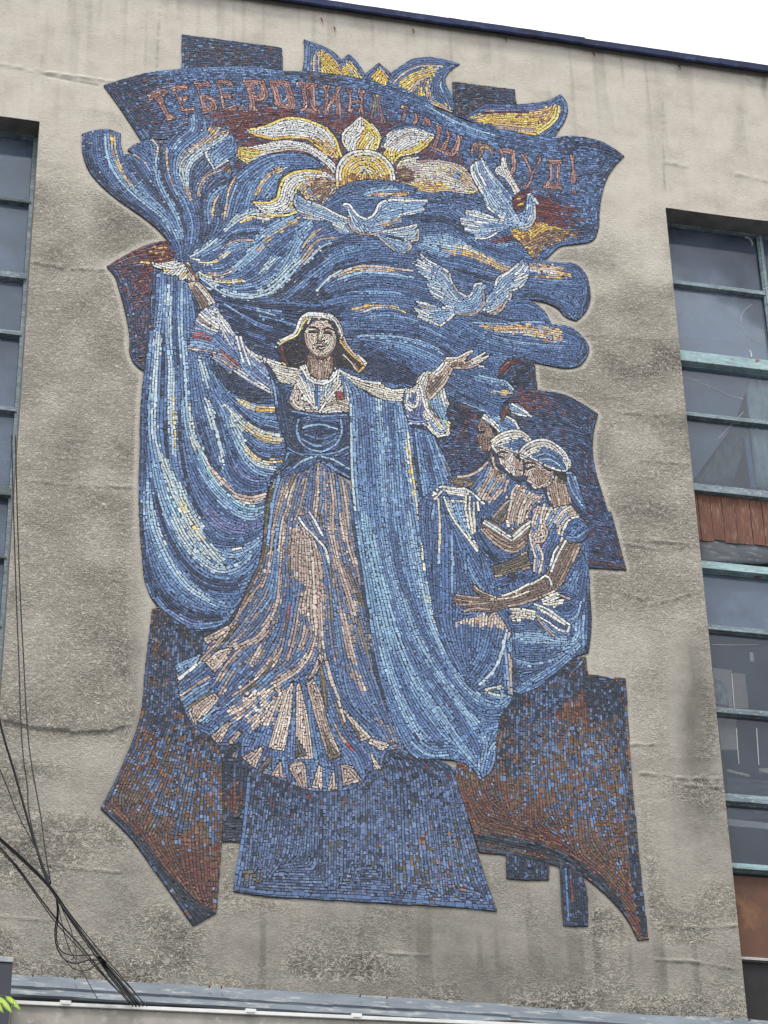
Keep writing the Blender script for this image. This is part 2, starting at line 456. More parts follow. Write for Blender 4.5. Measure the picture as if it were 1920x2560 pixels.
L oc 6|d 420,840 540,830 570,790
P sun/sun_ray wh 7|d 1130,38 1060,100 985,165 962,230 990,290 1030,335 1240,345 1288,290 1302,220 1260,140
Q ye 2|d 1150,95 1130,190 1090,260 1110,330 1250,330 1292,230 1230,130
L ye 6|d 1140,55 1235,145 1285,225 1265,310
L wh 6|d 1125,55 1060,115 1000,170 980,235 1010,300
L wh 6|d 1150,90 1135,170 1070,225 1030,315
L ye 6|d 1160,110 1160,190 1110,260 1100,320
L wh 6|d 1180,190 1240,220 1200,270 1170,325
F|d 1100,120 1030,200
P sun/sun_ray wh 7|b 695,965 720,900 770,840 880,788 1000,790 1110,848 1155,860 1080,960 1000,1015 860,1045 800,1115 715,1020 738,970
Q ye 3|b 725,970 840,990 950,965 1060,910 1120,870 1050,985 870,1030 800,1115 715,1030
L bl 7|b 703,955 765,850 880,798 1000,798 1105,850
L pu 6|b 1145,870 1080,962 1000,1010
L wh 6|b 750,930 810,860 900,820 1000,825 1090,860
L pk 6|b 770,960 850,890 950,850 1050,860
F|b 780,1000 790,1090
P sun/sun_ray wm 7|b 830,1130 870,1060 1030,1038 1000,1075 1100,1062 1240,1072 1400,1135 1490,1250 1520,1340 1400,1350 1250,1330 1100,1340 950,1300 815,1250
L pk 6|b 1000,1080 1150,1075 1280,1095 1400,1160
Q ob 5|b 815,1130 920,1130 1000,1200 950,1300 815,1250
Q yo 5|b 950,1290 1060,1245 1240,1270 1300,1330 1060,1345
L wh 6|b 880,1080 1020,1045
F|b 830,1180 1100,1160 1350,1230
F|b 850,1230 1050,1280 1250,1290
F|b 1300,1130 1450,1260
Q oc 6|b 1250,1150 1400,1160 1480,1260 1350,1260
P sun/sun_disc wy 7|b 327,1175 335,1120 365,1060 420,1012 490,985 545,985 650,990 720,1030 775,1080 810,1140 822,1200 822,1290 330,1290
L wh 7|b 340,1240 342,1150 372,1075 430,1022 500,997 575,990 650,1003 720,1042 772,1095 805,1160 812,1235
L wy 7|b 365,1240 366,1160 395,1095 445,1048 510,1022 580,1015 645,1028 705,1066 750,1112 780,1170 790,1235
L ye 7|b 390,1230 390,1165 420,1110 465,1072 520,1048 580,1040 640,1053 690,1088 728,1130 755,1185
L ye 7|b 430,1190 450,1140 490,1105 550,1085 610,1088 660,1120 690,1165
L ye 7|b 470,1180 500,1140 560,1120 620,1130 650,1165
Q oy 3|b 350,1210 450,1190 700,1185 830,1190 830,1300 330,1300
F|b 400,1210 400,1260
F|b 570,1200 570,1260
F|b 750,1190 750,1250
P billowing_cloth bl 8|A 530,870 610,848 700,840 780,868 785,960 800,1005 860,1000 822,975 860,945 930,915 990,903 1040,925 1110,890 1200,840 1225,745 1290,730 1340,780 1355,810 1480,840 1530,920 1532,1000 1480,1040 1500,1130|d 20,640 90,540 200,440 330,368 480,347 620,345 760,400 830,470 700,475 570,490 470,540 440,640 420,720 220,745 330,850 540,870 620,835 700,730 820,765 900,690 1000,612 1150,570 1300,570 1450,590 1600,640|B 1000,1310 1150,1320 1250,1293 1350,1290 1450,1330|c 350,1040 470,1180 560,1330 660,1420 765,1560 850,1567|F 130,20 300,45 420,60 470,110 500,200 505,280 470,370 415,425 350,400 290,340 200,302 100,287 130,300 200,350 255,445 370,460 450,520 495,590 480,660 420,720 370,730 250,715 150,692 60,660|g 1150,1230 1040,1330 1000,1440 1110,1470 1172,1540 1172,1620|h 1590,540 1480,640 1500,800 1330,740 1100,640 930,555 850,700 500,900 300,1300|D 1500,1500 1250,500 1180,60 1120,40|A 1130,1655 1100,1580 1040,1510 950,1430 850,1360 740,1280 640,1190 570,1100 535,1000
# left horn
S nv 18|A 560,890 572,1040 680,1190 850,1335 1000,1445 1110,1570
S bl 12|A 620,870 640,1040 750,1190 900,1320 1060,1440 1130,1560
S lb 13|A 700,870 705,980 745,1090 830,1205 950,1310 1080,1420 1150,1560
S oc 5|A 742,900 748,980 790,1100 860,1210
L lb 7|A 680,870 690,1000 730,1110 820,1225 940,1330
L oc 5|A 720,880 730,990 775,1100 850,1215
S bl 7|A 770,890 780,990 830,1120 910,1230
S nv 18|A 830,1030 900,1140 1000,1250 1090,1380
S mb 8|A 850,1130 960,1270 1080,1390 1150,1500
S bl 16|A 850,960 930,1000 990,1080 1020,1200
S lb 8|A 985,915 1018,960 1008,1050 1035,1180 1095,1300 1155,1420 1175,1560
L pk 6|A 985,908 1022,960 1015,1010
L oc 5|A 855,1000 930,1050 970,1110
S nv 14|A 1050,930 1040,1060 1070,1200 1160,1350 1195,1500
S bl 20|A 1235,760 1245,830 1165,895 1105,985 1095,1080 1125,1200 1200,1310 1230,1420 1230,1560
L oc 6|A 1080,960 1085,1090 1120,1210 1160,1280
S mb 8|A 1120,1210 1200,1340 1245,1450 1225,1600
S lb 5|A 1245,745 1248,830 1175,890 1110,980
S nv 9|A 1290,780 1290,850 1190,930
S mb 12|A 1325,790 1335,850 1245,910 1165,990 1145,1080 1160,1200 1220,1310
S pk 11|A 1400,830 1340,900 1245,970 1185,1030 1168,1100 1190,1180 1230,1290
Q oc 8|A 1360,820 1470,850 1460,900 1370,960 1340,930
S sk 10|A 1470,880 1400,930 1300,995 1230,1055 1205,1130 1215,1210
L sk 6|A 1230,1000 1180,1050 1165,1120 1190,1210
S nv 11|A 1340,1010 1260,1070 1240,1180 1280,1330 1300,1450 1285,1580
Q mb 3|A 1400,940 1500,880 1530,930 1530,1000 1480,1040 1380,1000
Q lb 2|A 1330,985 1400,990 1490,1040 1385,1100
L wh 5|A 1328,988 1350,1040 1390,1100
L wh 5|A 1395,1095 1450,1060 1520,1022
S pk 8|A 1425,1110 1335,1150 1285,1230 1275,1310
S bl 10|A 1360,1090 1270,1160 1255,1260 1310,1370
Q ob 3|A 1435,1105 1480,1045 1620,1070 1500,1135
S nv 22|A 1510,1155 1410,1190 1330,1290 1330,1450 1300,1590
S mb 10|A 1480,1205 1400,1245 1350,1330 1355,1460
S oc 4|A 1420,1260 1380,1340 1375,1420
S nv 8|A 1440,1290 1420,1400
L oc 5|A 1530,1140 1485,1230 1462,1350 1450,1430
# blue arch
S bl 34|d 640,375 420,395 260,480 150,570 90,700 50,880
L mb 7|d 600,360 400,372 240,455 110,560
L lb 6|d 110,590 60,720 20,880
S mb 14|d 590,440 450,435 330,520 250,620 215,720 200,830
S oc 11|d 500,470 390,510 300,620 265,710
S lb 8|d 480,520 400,600 350,680 320,740
S bl 9|d 470,570 400,660 370,730
S mb 10|d 420,650 330,720
S bl 14|d 620,420 500,410
S oc 14|d 450,880 300,850 180,885 120,920
S wy 8|d 350,900 220,860 130,910
S sk 9|d 430,840 250,830 120,880 0,990
S bl 12|d 600,850 480,890 350,960 200,970 80,990 0,1080
S mb 8|d 330,960 160,960 60,1000
S nv 6|d 300,1010 150,1010 40,1060
L pk 6|d 0,1120 80,1080 160,1065 250,1075
S lb 14|d 20,1150 120,1100 230,1100
S bl 16|d 60,1230 150,1180 200,1150
Q oc 6|d 640,850 520,900 400,1000 290,1160 330,1130 470,1010 620,930
S lb 12|d 560,880 440,940 330,1010 250,1110 150,1240 60,1327
S bl 18|d 640,950 480,1040 380,1130 320,1240 220,1320
S nv 8|d 540,1130 430,1210 370,1280
S lb 12|d 440,1210 360,1260 300,1327
S lb 16|d 720,910 640,1000 580,1120 500,1290
S oc 9|d 800,975 710,1050 650,1150
S pk 8|d 920,1050 800,1060 710,1140 650,1230 600,1270
S bl 10|d 850,1020 770,1050
S sk 6|d 960,1075 840,1105 750,1185 640,1300
S nv 16|d 1150,1080 960,1090 850,1150 760,1230 660,1320
S mb 12|d 1350,1130 1150,1120 1000,1160 880,1220 800,1310
S bl 12|d 1450,1160 1200,1170 1050,1200
S nv 9|d 1100,1230 980,1250 880,1320
L pk 7|d 990,1327 1100,1290 1250,1285 1450,1310 1600,1327
# right of sun
S bl 22|B 560,1225 700,1180 850,1180 1000,1230
S lb 9|B 690,1270 780,1235 900,1225
S oc 9|B 720,1262 850,1262 1000,1252
S mb 6|B 650,1290 800,1290
S bl 24|B 1150,1265 1300,1245 1440,1290 1480,1370
S nv 18|B 960,1410 1100,1420 1250,1440 1370,1530
S mb 6|B 1100,1350 1250,1335 1360,1370
S nv 9|B 1250,1430 1400,1540 1500,1600 1640,1645
S mb 9|B 1360,1530 1480,1590
S lb 22|B 1100,1570 1230,1560 1330,1590
S bl 14|B 1080,1500 1250,1500 1350,1550
S bl 14|c 60,1150 200,1260 350,1400 550,1450
S nv 8|c 0,1080 150,1160 300,1330
S mb 5|c 10,1130 120,1130 200,1200
Q ma 2|c 425,1415 480,1380 560,1368 625,1378 560,1420 470,1442
Q lb 2|c 455,1445 585,1398 575,1440 520,1468
S bl 18|c 600,1480 740,1540
S nv 8|c 590,1400 640,1400
# swirl from hand
S wy 8|f 640,330 720,400 850,435 1000,438 1130,430
S sk 13|f 650,370 800,480 950,565 1100,592 1230,585 1400,525 1530,415 1659,280
L sk 7|f 640,380 760,470 920,570 1080,605 1230,600 1400,545 1550,420 1659,310
S bl 8|f 1100,540 1250,540 1400,470 1500,390
S lb 12|f 1150,500 1300,470 1440,400 1540,310 1620,200 1659,110
S mb 9|f 950,490 1080,500 1200,470 1320,400 1440,300
S sk 7|f 1250,360 1340,290 1440,190
S bl 12|f 700,320 860,330 1000,290
S wy 8|f 570,200 690,240 800,235 890,190 960,120 1080,70
S sk 8|f 560,180 650,130 760,60 830,0
S mb 9|f 640,170 760,110 900,30
L pk 6|f 880,100 960,45 1060,15 1220,20
S lb 13|f 960,110 1080,60 1200,80
S bl 22|f 900,260 1000,200 1100,180
S lb 12|f 1000,350 1100,250 1200,170 1290,70
S oc 5|f 1255,140 1310,60 1400,5
S pk 7|f 700,365 880,370 1030,300
S mb 8|f 780,300 900,280
S bl 12|f 1150,380 1260,290 1350,180 1420,100
# under-swirl dark
Q nv 6|f 680,425 780,490 920,580 1080,612 1230,606 1400,550 1560,430 1659,330 1900,420 2000,600 2150,700 2000,1100 1659,1000 1440,1080 1480,1250 1380,1240 1150,1100 1060,990 850,640
S bl 6|f 880,640 1100,700 1300,740 1659,800
S mb 5|f 900,655 1050,760 1300,870
S mb 5|f 1080,690 1250,720 1500,750
S bl 9|f 1100,790 1250,880 1450,930
S mb 4|f 1000,740 1150,830 1250,900
S bl 10|f 1300,640 1500,600 1659,480
S bl 8|f 1150,960 1350,1020
Q nv 6|f 560,520 660,740 640,800 615,840 580,600
Q nv 4|f 730,1230 1010,1390 1390,1600 1390,1659 1600,1900 1300,1760 1060,1650 850,1440
# waves mid
S sk 12|E 0,265 100,200 190,110 290,20
S nv 12|E 130,285 230,185 330,95 430,35
S mb 9|E 200,280 300,185 400,95 500,40 600,10
S bl 12|E 350,245 420,180 520,115 650,60 800,40 950,60
S nv 7|E 330,300 420,190 550,85 680,50 800,45 950,75
L sk 6|E 390,230 480,140 600,80 750,65 870,75 1000,110
S oc 8|E 500,140 600,100 740,88 860,100 920,112
S lb 5|E 520,160 650,120 850,122 1050,155
S bl 26|E 480,220 700,175 950,195 1090,240
S mb 10|E 640,235 780,235 930,250
S nv 5|E 450,270 650,215 760,205
S bl 16|E 380,330 550,285 750,285 950,290 1050,310
S oc 11|E 620,352 700,332 800,330 900,342 960,370
S wh 5|E 690,370 760,340 850,335
S mb 8|E 590,330 720,310 880,308 1000,330
S nv 5|E 980,350 1100,420
S bl 20|E 600,430 800,420 1000,440 1200,500
S mb 9|E 700,400 900,390 1050,420
S nv 9|E 600,490 800,495 1000,510 1150,550 1260,630
S lb 7|E 650,525 800,520 950,532 1100,570 1210,645
S mb 17|E 800,560 950,590 1100,660 1190,730
S bl 10|E 700,560 850,640 1000,720
Q nv 8|E 600,560 720,590 880,660 1050,760 1050,800 980,860 800,820 650,760 710,710 640,620
S bl 16|E 1100,460 1300,560 1450,600 1659,640
S mb 6|E 1250,450 1400,520 1600,560
S mb 7|E 0,390 100,410 250,450
S lb 5|E 0,345 130,400
S bl 12|E 0,290 200,300 400,330
S bl 8|E 0,520 60,540
Q nvb 8|E 0,560 150,620 60,660 0,640
# right clouds
S oc 20|g 430,110 600,125 800,175 950,245 1100,310 1250,330
S wy 9|g 480,70 640,80 800,140 950,220
S lb 12|g 180,50 330,110 500,170
S sk 8|g 380,40 560,80
S oc 22|g 1300,300 1450,290 1640,320|F 110,80 240,100 370,135
S yo 8|g 1450,390 1560,400|F 0,150 200,150 340,150
S wm 8|g 1420,300 1600,330|F 60,100 200,90
S nv 17|g 560,310 700,340 900,400 1000,420
S bl 16|g 450,230 640,270 850,330
S bl 24|g 1200,490 1400,480 1659,510|F 100,180 250,220 400,270 450,360
S mb 5|g 1350,430 1600,450|F 100,150 300,170 430,170
S bld 7|F 400,70 470,130 490,270 420,400
S nv 11|g 1160,640 1300,590 1440,572 1590,630|F 0,270 100,262 200,275 300,330 380,410
S bl 22|g 1150,690 1300,680 1440,770 1540,880
S nv 9|g 850,770 1000,810 1150,845 1400,845
S oc 22|g 830,900 1000,915 1200,925 1400,935 1620,985|F 100,490 200,520 330,550
S yo 6|g 900,910 1100,930 1250,900|F 20,440 130,470
S wm 6|g 1000,960 1300,960|F 60,500 240,540
L lb 6|g 740,865 900,872 1100,875 1350,855 1500,865
S lb 6|g 870,960 1000,1015 1200,1060 1400,1090 1640,1110|F 150,580 350,580
S bl 28|g 600,880 800,1010 1000,1090 1300,1160 1640,1200|F 150,640 300,660 430,640
S mb 9|g 680,900 850,1020 1050,1110 1350,1160
S bld 6|F 350,480 440,530 475,600 420,700
S bl 20|g 0,870 300,1000 500,1120
S mb 6|g 0,790 200,880 420,1000
S nv 6|g 0,985 150,1010 350,1080 560,1200
S lb 7|g 0,1035 200,1070 400,1150
S mb 16|g 0,1100 250,1190 430,1290
S bl 20|g 620,1300 800,1330 1000,1360
S bl 22|g 500,1400 750,1500 1000,1580
S lb 12|g 760,1420 950,1470 1100,1500 1160,1560
S oc 9|g 930,1570 1050,1590 1160,1600
L sk 6|g 1100,1480 1165,1550 1165,1625
S lb 5|h 900,562 1000,605 1200,665 1340,730
S bl 22|h 950,480 1200,590 1400,690
S nv 6|h 920,430 1100,560 1300,640
# doves
P dove dv 6.5|B 545,1335 568,1312 605,1318 640,1370 690,1412 725,1415 760,1385 795,1318 830,1297 1112,1297 1122,1312 1080,1345 1100,1370 1000,1400 950,1402 945,1445 850,1475 815,1500 1045,1453 1050,1480 1060,1560 1010,1575 1012,1605 965,1652 900,1635 780,1535 730,1535 640,1515 570,1530 520,1505 480,1440 310,1425 250,1345 240,1290 258,1258 340,1308 420,1335 500,1375 590,1418 595,1400 570,1345
L wh 7|B 556,1326 600,1326 640,1378 688,1419 728,1421 768,1388 802,1322 840,1305 970,1305 1112,1305
L wh 7|B 330,1310 430,1345 510,1388 588,1424
L pk 6|B 582,1350 598,1420 612,1480 660,1512 740,1525 800,1510
L wh 6|B 815,1505 900,1492 1045,1460
L pk 5|B 1045,1462 1050,1500 1048,1560 1008,1568
L pk 5|B 775,1530 850,1588 920,1640 975,1642 1005,1605 980,1575
S lb 14|B 880,1350 980,1360 1080,1340
L wh 5|B 950,1390 1090,1360
S lb 9|B 820,1400 900,1380
S oc 8|B 800,1460 880,1440 940,1420
S sk 10|B 900,1525 1030,1500
S lb 10|B 890,1580 980,1620
S nv 4|B 830,1530 960,1560
L wh 5|B 330,1418 450,1440 560,1490
S lb 7|B 430,1430 560,1500
L pk 5|B 270,1390 400,1425
F|B 300,1340 560,1440
F|B 660,1440 700,1510
P dove dv 6.5|c 248,790 262,765 290,765 288,735 320,745 342,703 378,760 450,870 530,960 600,1050 605,1140 640,1190 700,1140 715,1060 715,1015 752,1010 788,1055 820,1102 788,1112 788,1250 750,1305 680,1325 590,1285 480,1345 380,1395 285,1398 278,1355 195,1325 200,1290 165,1270 155,1218 208,1208 203,1148 300,1155 500,1232 460,1185 400,1155 370,1090 352,1030 300,960 262,880
L wh 6|c 256,785 275,880 310,950 355,1020
L wh 6|c 268,775 290,870 350,970
L wh 6|c 293,745 320,850 380,950
L wh 6|c 338,715 370,790 440,890
L sk 6|c 350,770 400,860 480,960
S mb 6|c 460,910 540,1010 590,1090
L wh 7|c 357,1030 380,1115 450,1175 530,1220
L wh 7|c 640,1182 690,1145 708,1060 725,1022 755,1020 785,1062 808,1100
L pk 6|c 782,1118 780,1220 735,1290 650,1300
L wh 6|c 210,1155 350,1185 530,1240
L wh 6|c 212,1175 340,1215 480,1240
L wh 6|c 165,1222 300,1250 400,1260
L wh 6|c 172,1262 320,1290
L wh 6|c 205,1312 330,1325
L wh 6|c 290,1385 380,1385 470,1340
S mb 6|c 400,1290 540,1270
F|c 560,1120 640,1240
P dove wh 6.5|c 448,830 465,795 490,785 508,710 542,718 560,800 610,900 662,995 620,1045 585,960 520,880 470,855
L wh 6|c 520,720 545,820 600,920 645,1000
F|c 480,810 560,930 620,1030
L pu 5|c 470,860 520,890 585,970 615,1040
P banner ma 7|c 598,1075 630,1020 680,990 712,1000 712,1050 690,1120 640,1165 608,1130
S ye 3|c 630,1060 665,1055
S ye 3|c 640,1110 670,1105
P dove dv 6.5|g 178,112 250,185 350,245 440,293 505,335 540,430 590,515 692,585 738,560 752,490 790,435 842,438 908,497 870,518 872,590 940,552 978,490 998,405 1100,342 1200,262 1272,196 1290,260 1332,258 1335,380 1290,470 1190,532 1155,548 1155,610 1105,650 1105,700 1050,745 1015,785 930,780 860,740 800,785 700,797 575,785 500,845 410,910 330,885 230,838 165,802 185,780 118,703 200,720 145,638 250,648 400,698 470,700 415,640 325,580 262,458 300,452 240,385 128,318 190,330 108,238 180,260 140,188 220,222
L wh 6|g 182,122 255,200 355,255 445,302 500,345
L pk 6|g 505,345 545,455 600,545 688,598
L wh 7|g 700,600 742,575 760,490 800,448 850,458
L pk 6|g 900,496 862,525 872,620 852,700 785,762 650,778 570,772
L wh 7|g 882,592 948,552 988,485 1005,412 1110,350 1210,268 1268,205
L wh 6|g 1282,262 1235,330 1190,370
L wh 6|g 1325,275 1280,350 1200,400
L wh 6|g 1325,370 1260,400 1180,430
L wh 6|g 1290,460 1220,510 1120,535
L pk 6|g 1150,550 1145,605 1095,650 1040,740 930,770
L wh 6|g 115,240 230,295 320,345
L wh 6|g 148,192 270,265 340,290
L wh 6|g 135,320 220,370 320,410
L wh 6|g 268,460 330,500 420,520
L wh 6|g 312,530 370,580 450,610
L wh 6|g 420,640 470,690 560,705
L wh 6|g 150,642 320,690 500,712
L wh 6|g 125,706 230,750 300,790
L wh 6|g 175,800 290,835 400,895
L wh 6|g 560,775 480,850 410,900
S lb 12|g 620,690 760,640 820,540
S lb 8|g 300,800 450,760
S oc 10|g 950,740 1060,680
S lb 10|g 950,620 1050,560
S pk 6|g 200,690 300,720
F|g 400,400 560,600
F|g 930,650 1100,480
# curtain
P curtain cb 8|f 180,290 290,340 430,380 530,440 560,540 615,840 530,1120 660,1180 800,1200 760,1300 850,1440 960,1560 1100,1659|e 0,1120 190,1120 210,1250 290,1480 310,1659|E 195,1240 180,1330 100,1450 60,1659|l 1250,690 1200,900 1170,1250 1130,1500 1040,1700 940,1900 820,2060 650,2140 540,2130 400,2060 270,1960 170,1870 90,1700 50,1400 25,1000 30,500 45,0|D 920,850 955,600 985,200
F|D 1040,120 1030,400 990,800
F|D 1180,160 1180,400 1200,800
S nv 12|D 940,800 925,1000 920,1400 910,1659
S nvb 9|D 1000,140 990,400 960,650 945,800
S lb 9|D 1055,150 1050,300 1015,500 1005,700 990,900 985,1100
S sk 9|D 1020,480 1008,700 995,950
S mb 6|D 975,500 960,750
S sk 9|D 1095,200 1085,400 1090,560 1110,700 1105,900 1105,1100 1110,1200
L lb 7|D 1080,330 1075,500 1090,650
S nvb 5|D 1055,500 1055,800 1050,1000
S lb 9|D 1180,220 1170,400 1175,550 1200,700 1205,850
S sk 6|D 1165,400 1185,650 1200,850 1205,1000
S bl 9|D 1130,150 1130,400 1140,800
S nvb 6|D 1145,520 1150,700
S mb 8|D 1235,250 1260,420
S sk 8|D 1290,660 1320,760 1345,850
S mb 8|D 1360,720 1420,860
# curtain main folds (l)
S nv 13|l 70,0 65,300 60,600 50,900 45,1200 80,1550 160,1810
S lb 12|l 150,0 145,200 160,420 190,560
S sk 7|l 175,0 165,200 190,420 230,520
S nv 7|l 265,220 275,400 290,560
S sk 11|l 320,0 330,200 350,380 345,520
S wy 4|l 340,0 345,200 360,420
S bl 9|l 245,0 230,150
S nvb 10|l 400,100 400,350 425,560 470,780 540,960 600,1100
S sw 14:38|l 190,440 240,580 310,720 370,860 440,1010 520,1160 610,1290 700,1410 770,1490
S wy 8|l 370,900 450,1060 540,1200 640,1330
S lb 16|l 160,560 200,760 260,950 330,1110 420,1260 540,1410 650,1510
S cy 6|l 290,880 350,1020 430,1180
S sw 12:20|l 465,0 480,150 515,320 570,440 640,570 720,700
S wp 20:16|l 640,570 720,700 830,820 940,900 1060,925 1200,895
L pk 7|l 700,650 820,790 940,880 1060,905 1200,870
S lb 7|l 430,0 450,200 480,350
S cy 9|l 560,450 640,640 740,790 850,900 960,985 1080,1005 1180,975
S lb 14|l 560,640 690,840 850,990 990,1070 1100,1070 1170,1040
S bl 14|l 500,560 600,780 720,950 850,1060 980,1120
S nvb 16|l 570,150 640,400 720,600 790,700
S sk 12:5|l 640,0 690,130 740,300 780,480 805,620 845,730
S nvb 12|l 740,150 800,420
S bl 10|l 820,400 860,560
S nv 12|l 760,730 860,840 980,890 1150,850
S bl 22|l 830,560 920,720 1050,790 1200,800
S pu 10|l 900,600 1000,720 1150,750
S bl 16|l 800,200 850,380 920,520
S lb 8|l 740,0 800,100 840,250
S yw 11|l 930,0 1030,55 1150,88 1285,92
L ye 6|l 1100,100 1280,105
S mb 10|l 1060,120 1160,160 1300,170
S nv 9|l 900,60 1010,170 1130,250 1310,290
S sw 12:18|l 800,40 880,110 960,210 1060,280 1160,325 1330,345
S yw 9|l 970,210 1050,285 1150,345 1345,385
L pk 6|l 1080,330 1180,390 1330,405
S mb 9|l 1050,350 1150,425 1350,430
S nv 10|l 960,320 1040,440 1140,530 1360,530
S bl 9|l 1080,440 1200,480 1360,470
S sk 9|l 870,170 910,280 970,400 1040,500
S yw 9|l 1000,440 1080,520 1190,575 1345,560
S sw 8|l 1000,500 1090,590 1200,625 1290,640
S lb 9|l 900,350 960,480 1040,600 1130,670 1250,690
S nv 6|l 870,450 930,580
S pu 28|l 640,1000 800,1150 1000,1190 1120,1150
S bl 20|l 620,1200 760,1330 950,1320 1130,1240
S lb 10|l 760,1400 900,1430 1020,1380 1130,1290
L wh 6|l 880,1390 970,1370
S sk 12|l 330,1050 420,1250 560,1430 700,1540 820,1560 950,1500
S lb 9|l 830,1600 960,1540 1060,1420
S nv 14|l 140,720 170,930 250,1190 350,1390 470,1550 600,1650 760,1700 900,1690 1000,1640
S lb 16|l 110,760 105,950 140,1150 220,1350 320,1540 440,1690 570,1790 700,1860 830,1900
S sk 7|l 140,950 180,1180 270,1390 370,1580 500,1740 700,1875
S bl 12|l 560,1700 700,1780 870,1790
S nvb 12|l 500,1640 640,1730 800,1750 950,1740
S nv 22|l 80,1450 140,1650 260,1820 430,1950 620,2010 800,2000
S mb 18|l 290,1970 420,2050 550,2100 680,2080
S pu 7|l 350,1980 500,2060 640,2050
S nv 6|l 230,1930 400,2080 540,2140 700,2120
P curtain wh 6|f 150,232 210,245 300,240 400,220 480,240 530,235 545,330 535,400 500,430 450,420 430,385 350,375 280,355 275,310 190,290
L wh 6|f 170,240 260,275 380,300 480,270 530,250
L ye 5|f 290,335 350,312
L ye 5|f 470,400 515,345
F|f 320,350 360,300
F|f 430,370 470,290
P dancing_woman/arm ls 6|f 490,232 545,232 600,335 640,375 655,430 705,495 810,635 830,665 740,705 670,750 635,650 575,540 540,470 535,380 525,300
Q ds 2|f 555,480 620,475 720,600 745,700 670,748 620,620
L wh 6|f 650,440 715,515 810,645
L wh 5|f 620,460 690,550 780,670
L br 6|f 505,240 560,310 610,380 640,410
L pk 5|f 550,330 590,390 590,430
L ol 5|f 545,440 640,425
L pk 5|f 565,530 620,630 665,740
P dancing_woman/sleeve lv 6.5|f 655,752 740,702 855,645 868,750 960,875 1030,985 1090,995 1140,1105 1300,1215 1440,1258 1659,1335 1680,1659 1400,1659 1385,1612 1250,1537 1100,1447 1000,1367 988,1405 865,1305 755,1212 800,1195 650,1176 522,1132 560,1000 605,880 610,840 635,795
S wh 13|f 760,735 840,760 900,870 980,975
S wh 9|f 720,730 830,850 920,990
L wh 6|f 680,760 780,840 860,905
L wh 6|f 655,775 760,865 855,930
L pk 6|f 640,800 730,880 850,945
S bl 3|f 710,790 850,890
L wh 6|f 620,840 720,910 850,960
S wh 9:4|f 880,900 920,1000 960,1085
L wh 6|f 1040,1000 1070,1130 1110,1280
L wh 6|f 1075,1005 1120,1150 1180,1310
L lb 6|f 1060,1150 1110,1330 1250,1470
L lb 6|f 1150,1200 1250,1330 1400,1460
S wh 14|f 1150,1130 1300,1240 1450,1290 1650,1360
S pk 12|f 1370,1310 1480,1380 1560,1480
L sk 6|f 1330,1270 1400,1400 1440,1540
L rd 6|f 595,975 680,985 760,1015
L rd 6|f 580,1010 680,1020 770,1050
L lb 6|f 610,920 720,950 800,990
L lb 6|f 560,1060 700,1080 820,1110
L lb 6|f 550,1090 680,1110 800,1140
L pk 6|f 535,1130 680,1150 830,1180
L rd 6|f 870,1150 960,1220 1060,1300
L pk 6|f 890,1190 980,1270 1070,1340
L pk 6|f 850,1290 920,1350 985,1385
L pk 6|f 800,1215 900,1260 1000,1330
S mb 14|f 800,980 900,1100 1080,1230 1200,1370
L wh 6|f 1015,1362 1150,1450 1390,1590
L wh 6|f 1050,1350 1200,1440 1390,1560
S mb 12|f 1500,1560 1580,1440 1640,1400
P dancing_woman/blouse cw 6|e 60,650 130,678 340,742 440,748 447,703 515,706 560,820 650,880 740,870 800,790 815,742 900,785 1050,850 1180,888 1290,893 1330,940 1460,970 1570,955 1590,1060 1460,1112 1290,1072 1090,965 1010,1005 975,1195 930,1222 650,1226 380,1175 335,1120 385,935 250,900 180,860 100,730
L wh 7|e 447,715 480,770 545,868 640,918 740,905 820,825 835,770
L wh 7|e 512,715 560,830 650,893 745,878 800,795
L wh 6|e 110,690 240,730 430,770
L cw 6|e 130,730 300,790 440,790
L pk 6|e 390,960 350,1110 400,1165 640,1205
L wh 6|e 420,910 510,1060 650,1215
L wh 6|e 650,1215 740,1080 870,920
L bl 6|e 625,920 620,1020 625,1140
L lb 6|e 650,930 650,1180
L lb 6|e 560,890 585,990
L lb 6|e 500,820 530,900
L lb 6|e 700,930 690,1060
L lb 6|e 780,900 740,1000
L mb 6|e 870,810 910,950 930,1050
L mb 6|e 470,790 500,880
L pk 6|e 430,980 400,1080 440,1130 560,1160
L pk 6|e 460,1010 440,1090 540,1130
L pk 6|e 680,1190 800,1150 940,1190
L pk 6|e 720,1150 820,1100 940,1150
L wh 6|e 850,770 1000,850 1180,905 1290,915
L cw 6|e 900,850 1050,900 1250,960
L wh 6|e 1330,960 1450,990 1560,975
L wh 6|e 930,870 970,980 1000,1060
P dancing_woman/brooch rd 5|e 812,1008 860,1000 905,1012 922,1060 892,1090 835,1085
L rd 5|e 835,1030 890,1040
P dancing_woman/bodice nvb 7|E 62,690 105,745 150,830 245,845 215,960 225,995 400,1022 592,1018 608,1100 608,1450 520,1405 410,1333 300,1405 190,1435 95,1450 180,1330 195,1240 150,1100 118,940 98,820
Q nv 5|E 118,860 215,960 240,1060 270,1230 330,1290 200,1330 170,1150
Q nv 5|E 560,1050 605,1050 605,1250 540,1240
L mb 6|E 275,1060 262,1140 300,1225 400,1272 500,1240 555,1140 545,1060
L mb 6|E 230,1010 400,1040 590,1035
S bl 14|E 300,1070 420,1055 530,1080
L lb 5|E 300,1120 400,1095 520,1125
L mb 6|E 310,1160 400,1190 520,1155
L lb 5|E 290,1190 400,1235 520,1190
S nv 6|E 330,1140 400,1130 480,1145
L nv 5|E 408,1110 410,1200 412,1290
L mb 6|E 180,1230 260,1282 400,1292
L lb 6|E 412,1292 510,1280 600,1240
L lb 6|E 420,1302 520,1335 600,1385
L lb 6|E 400,1302 310,1325 240,1380
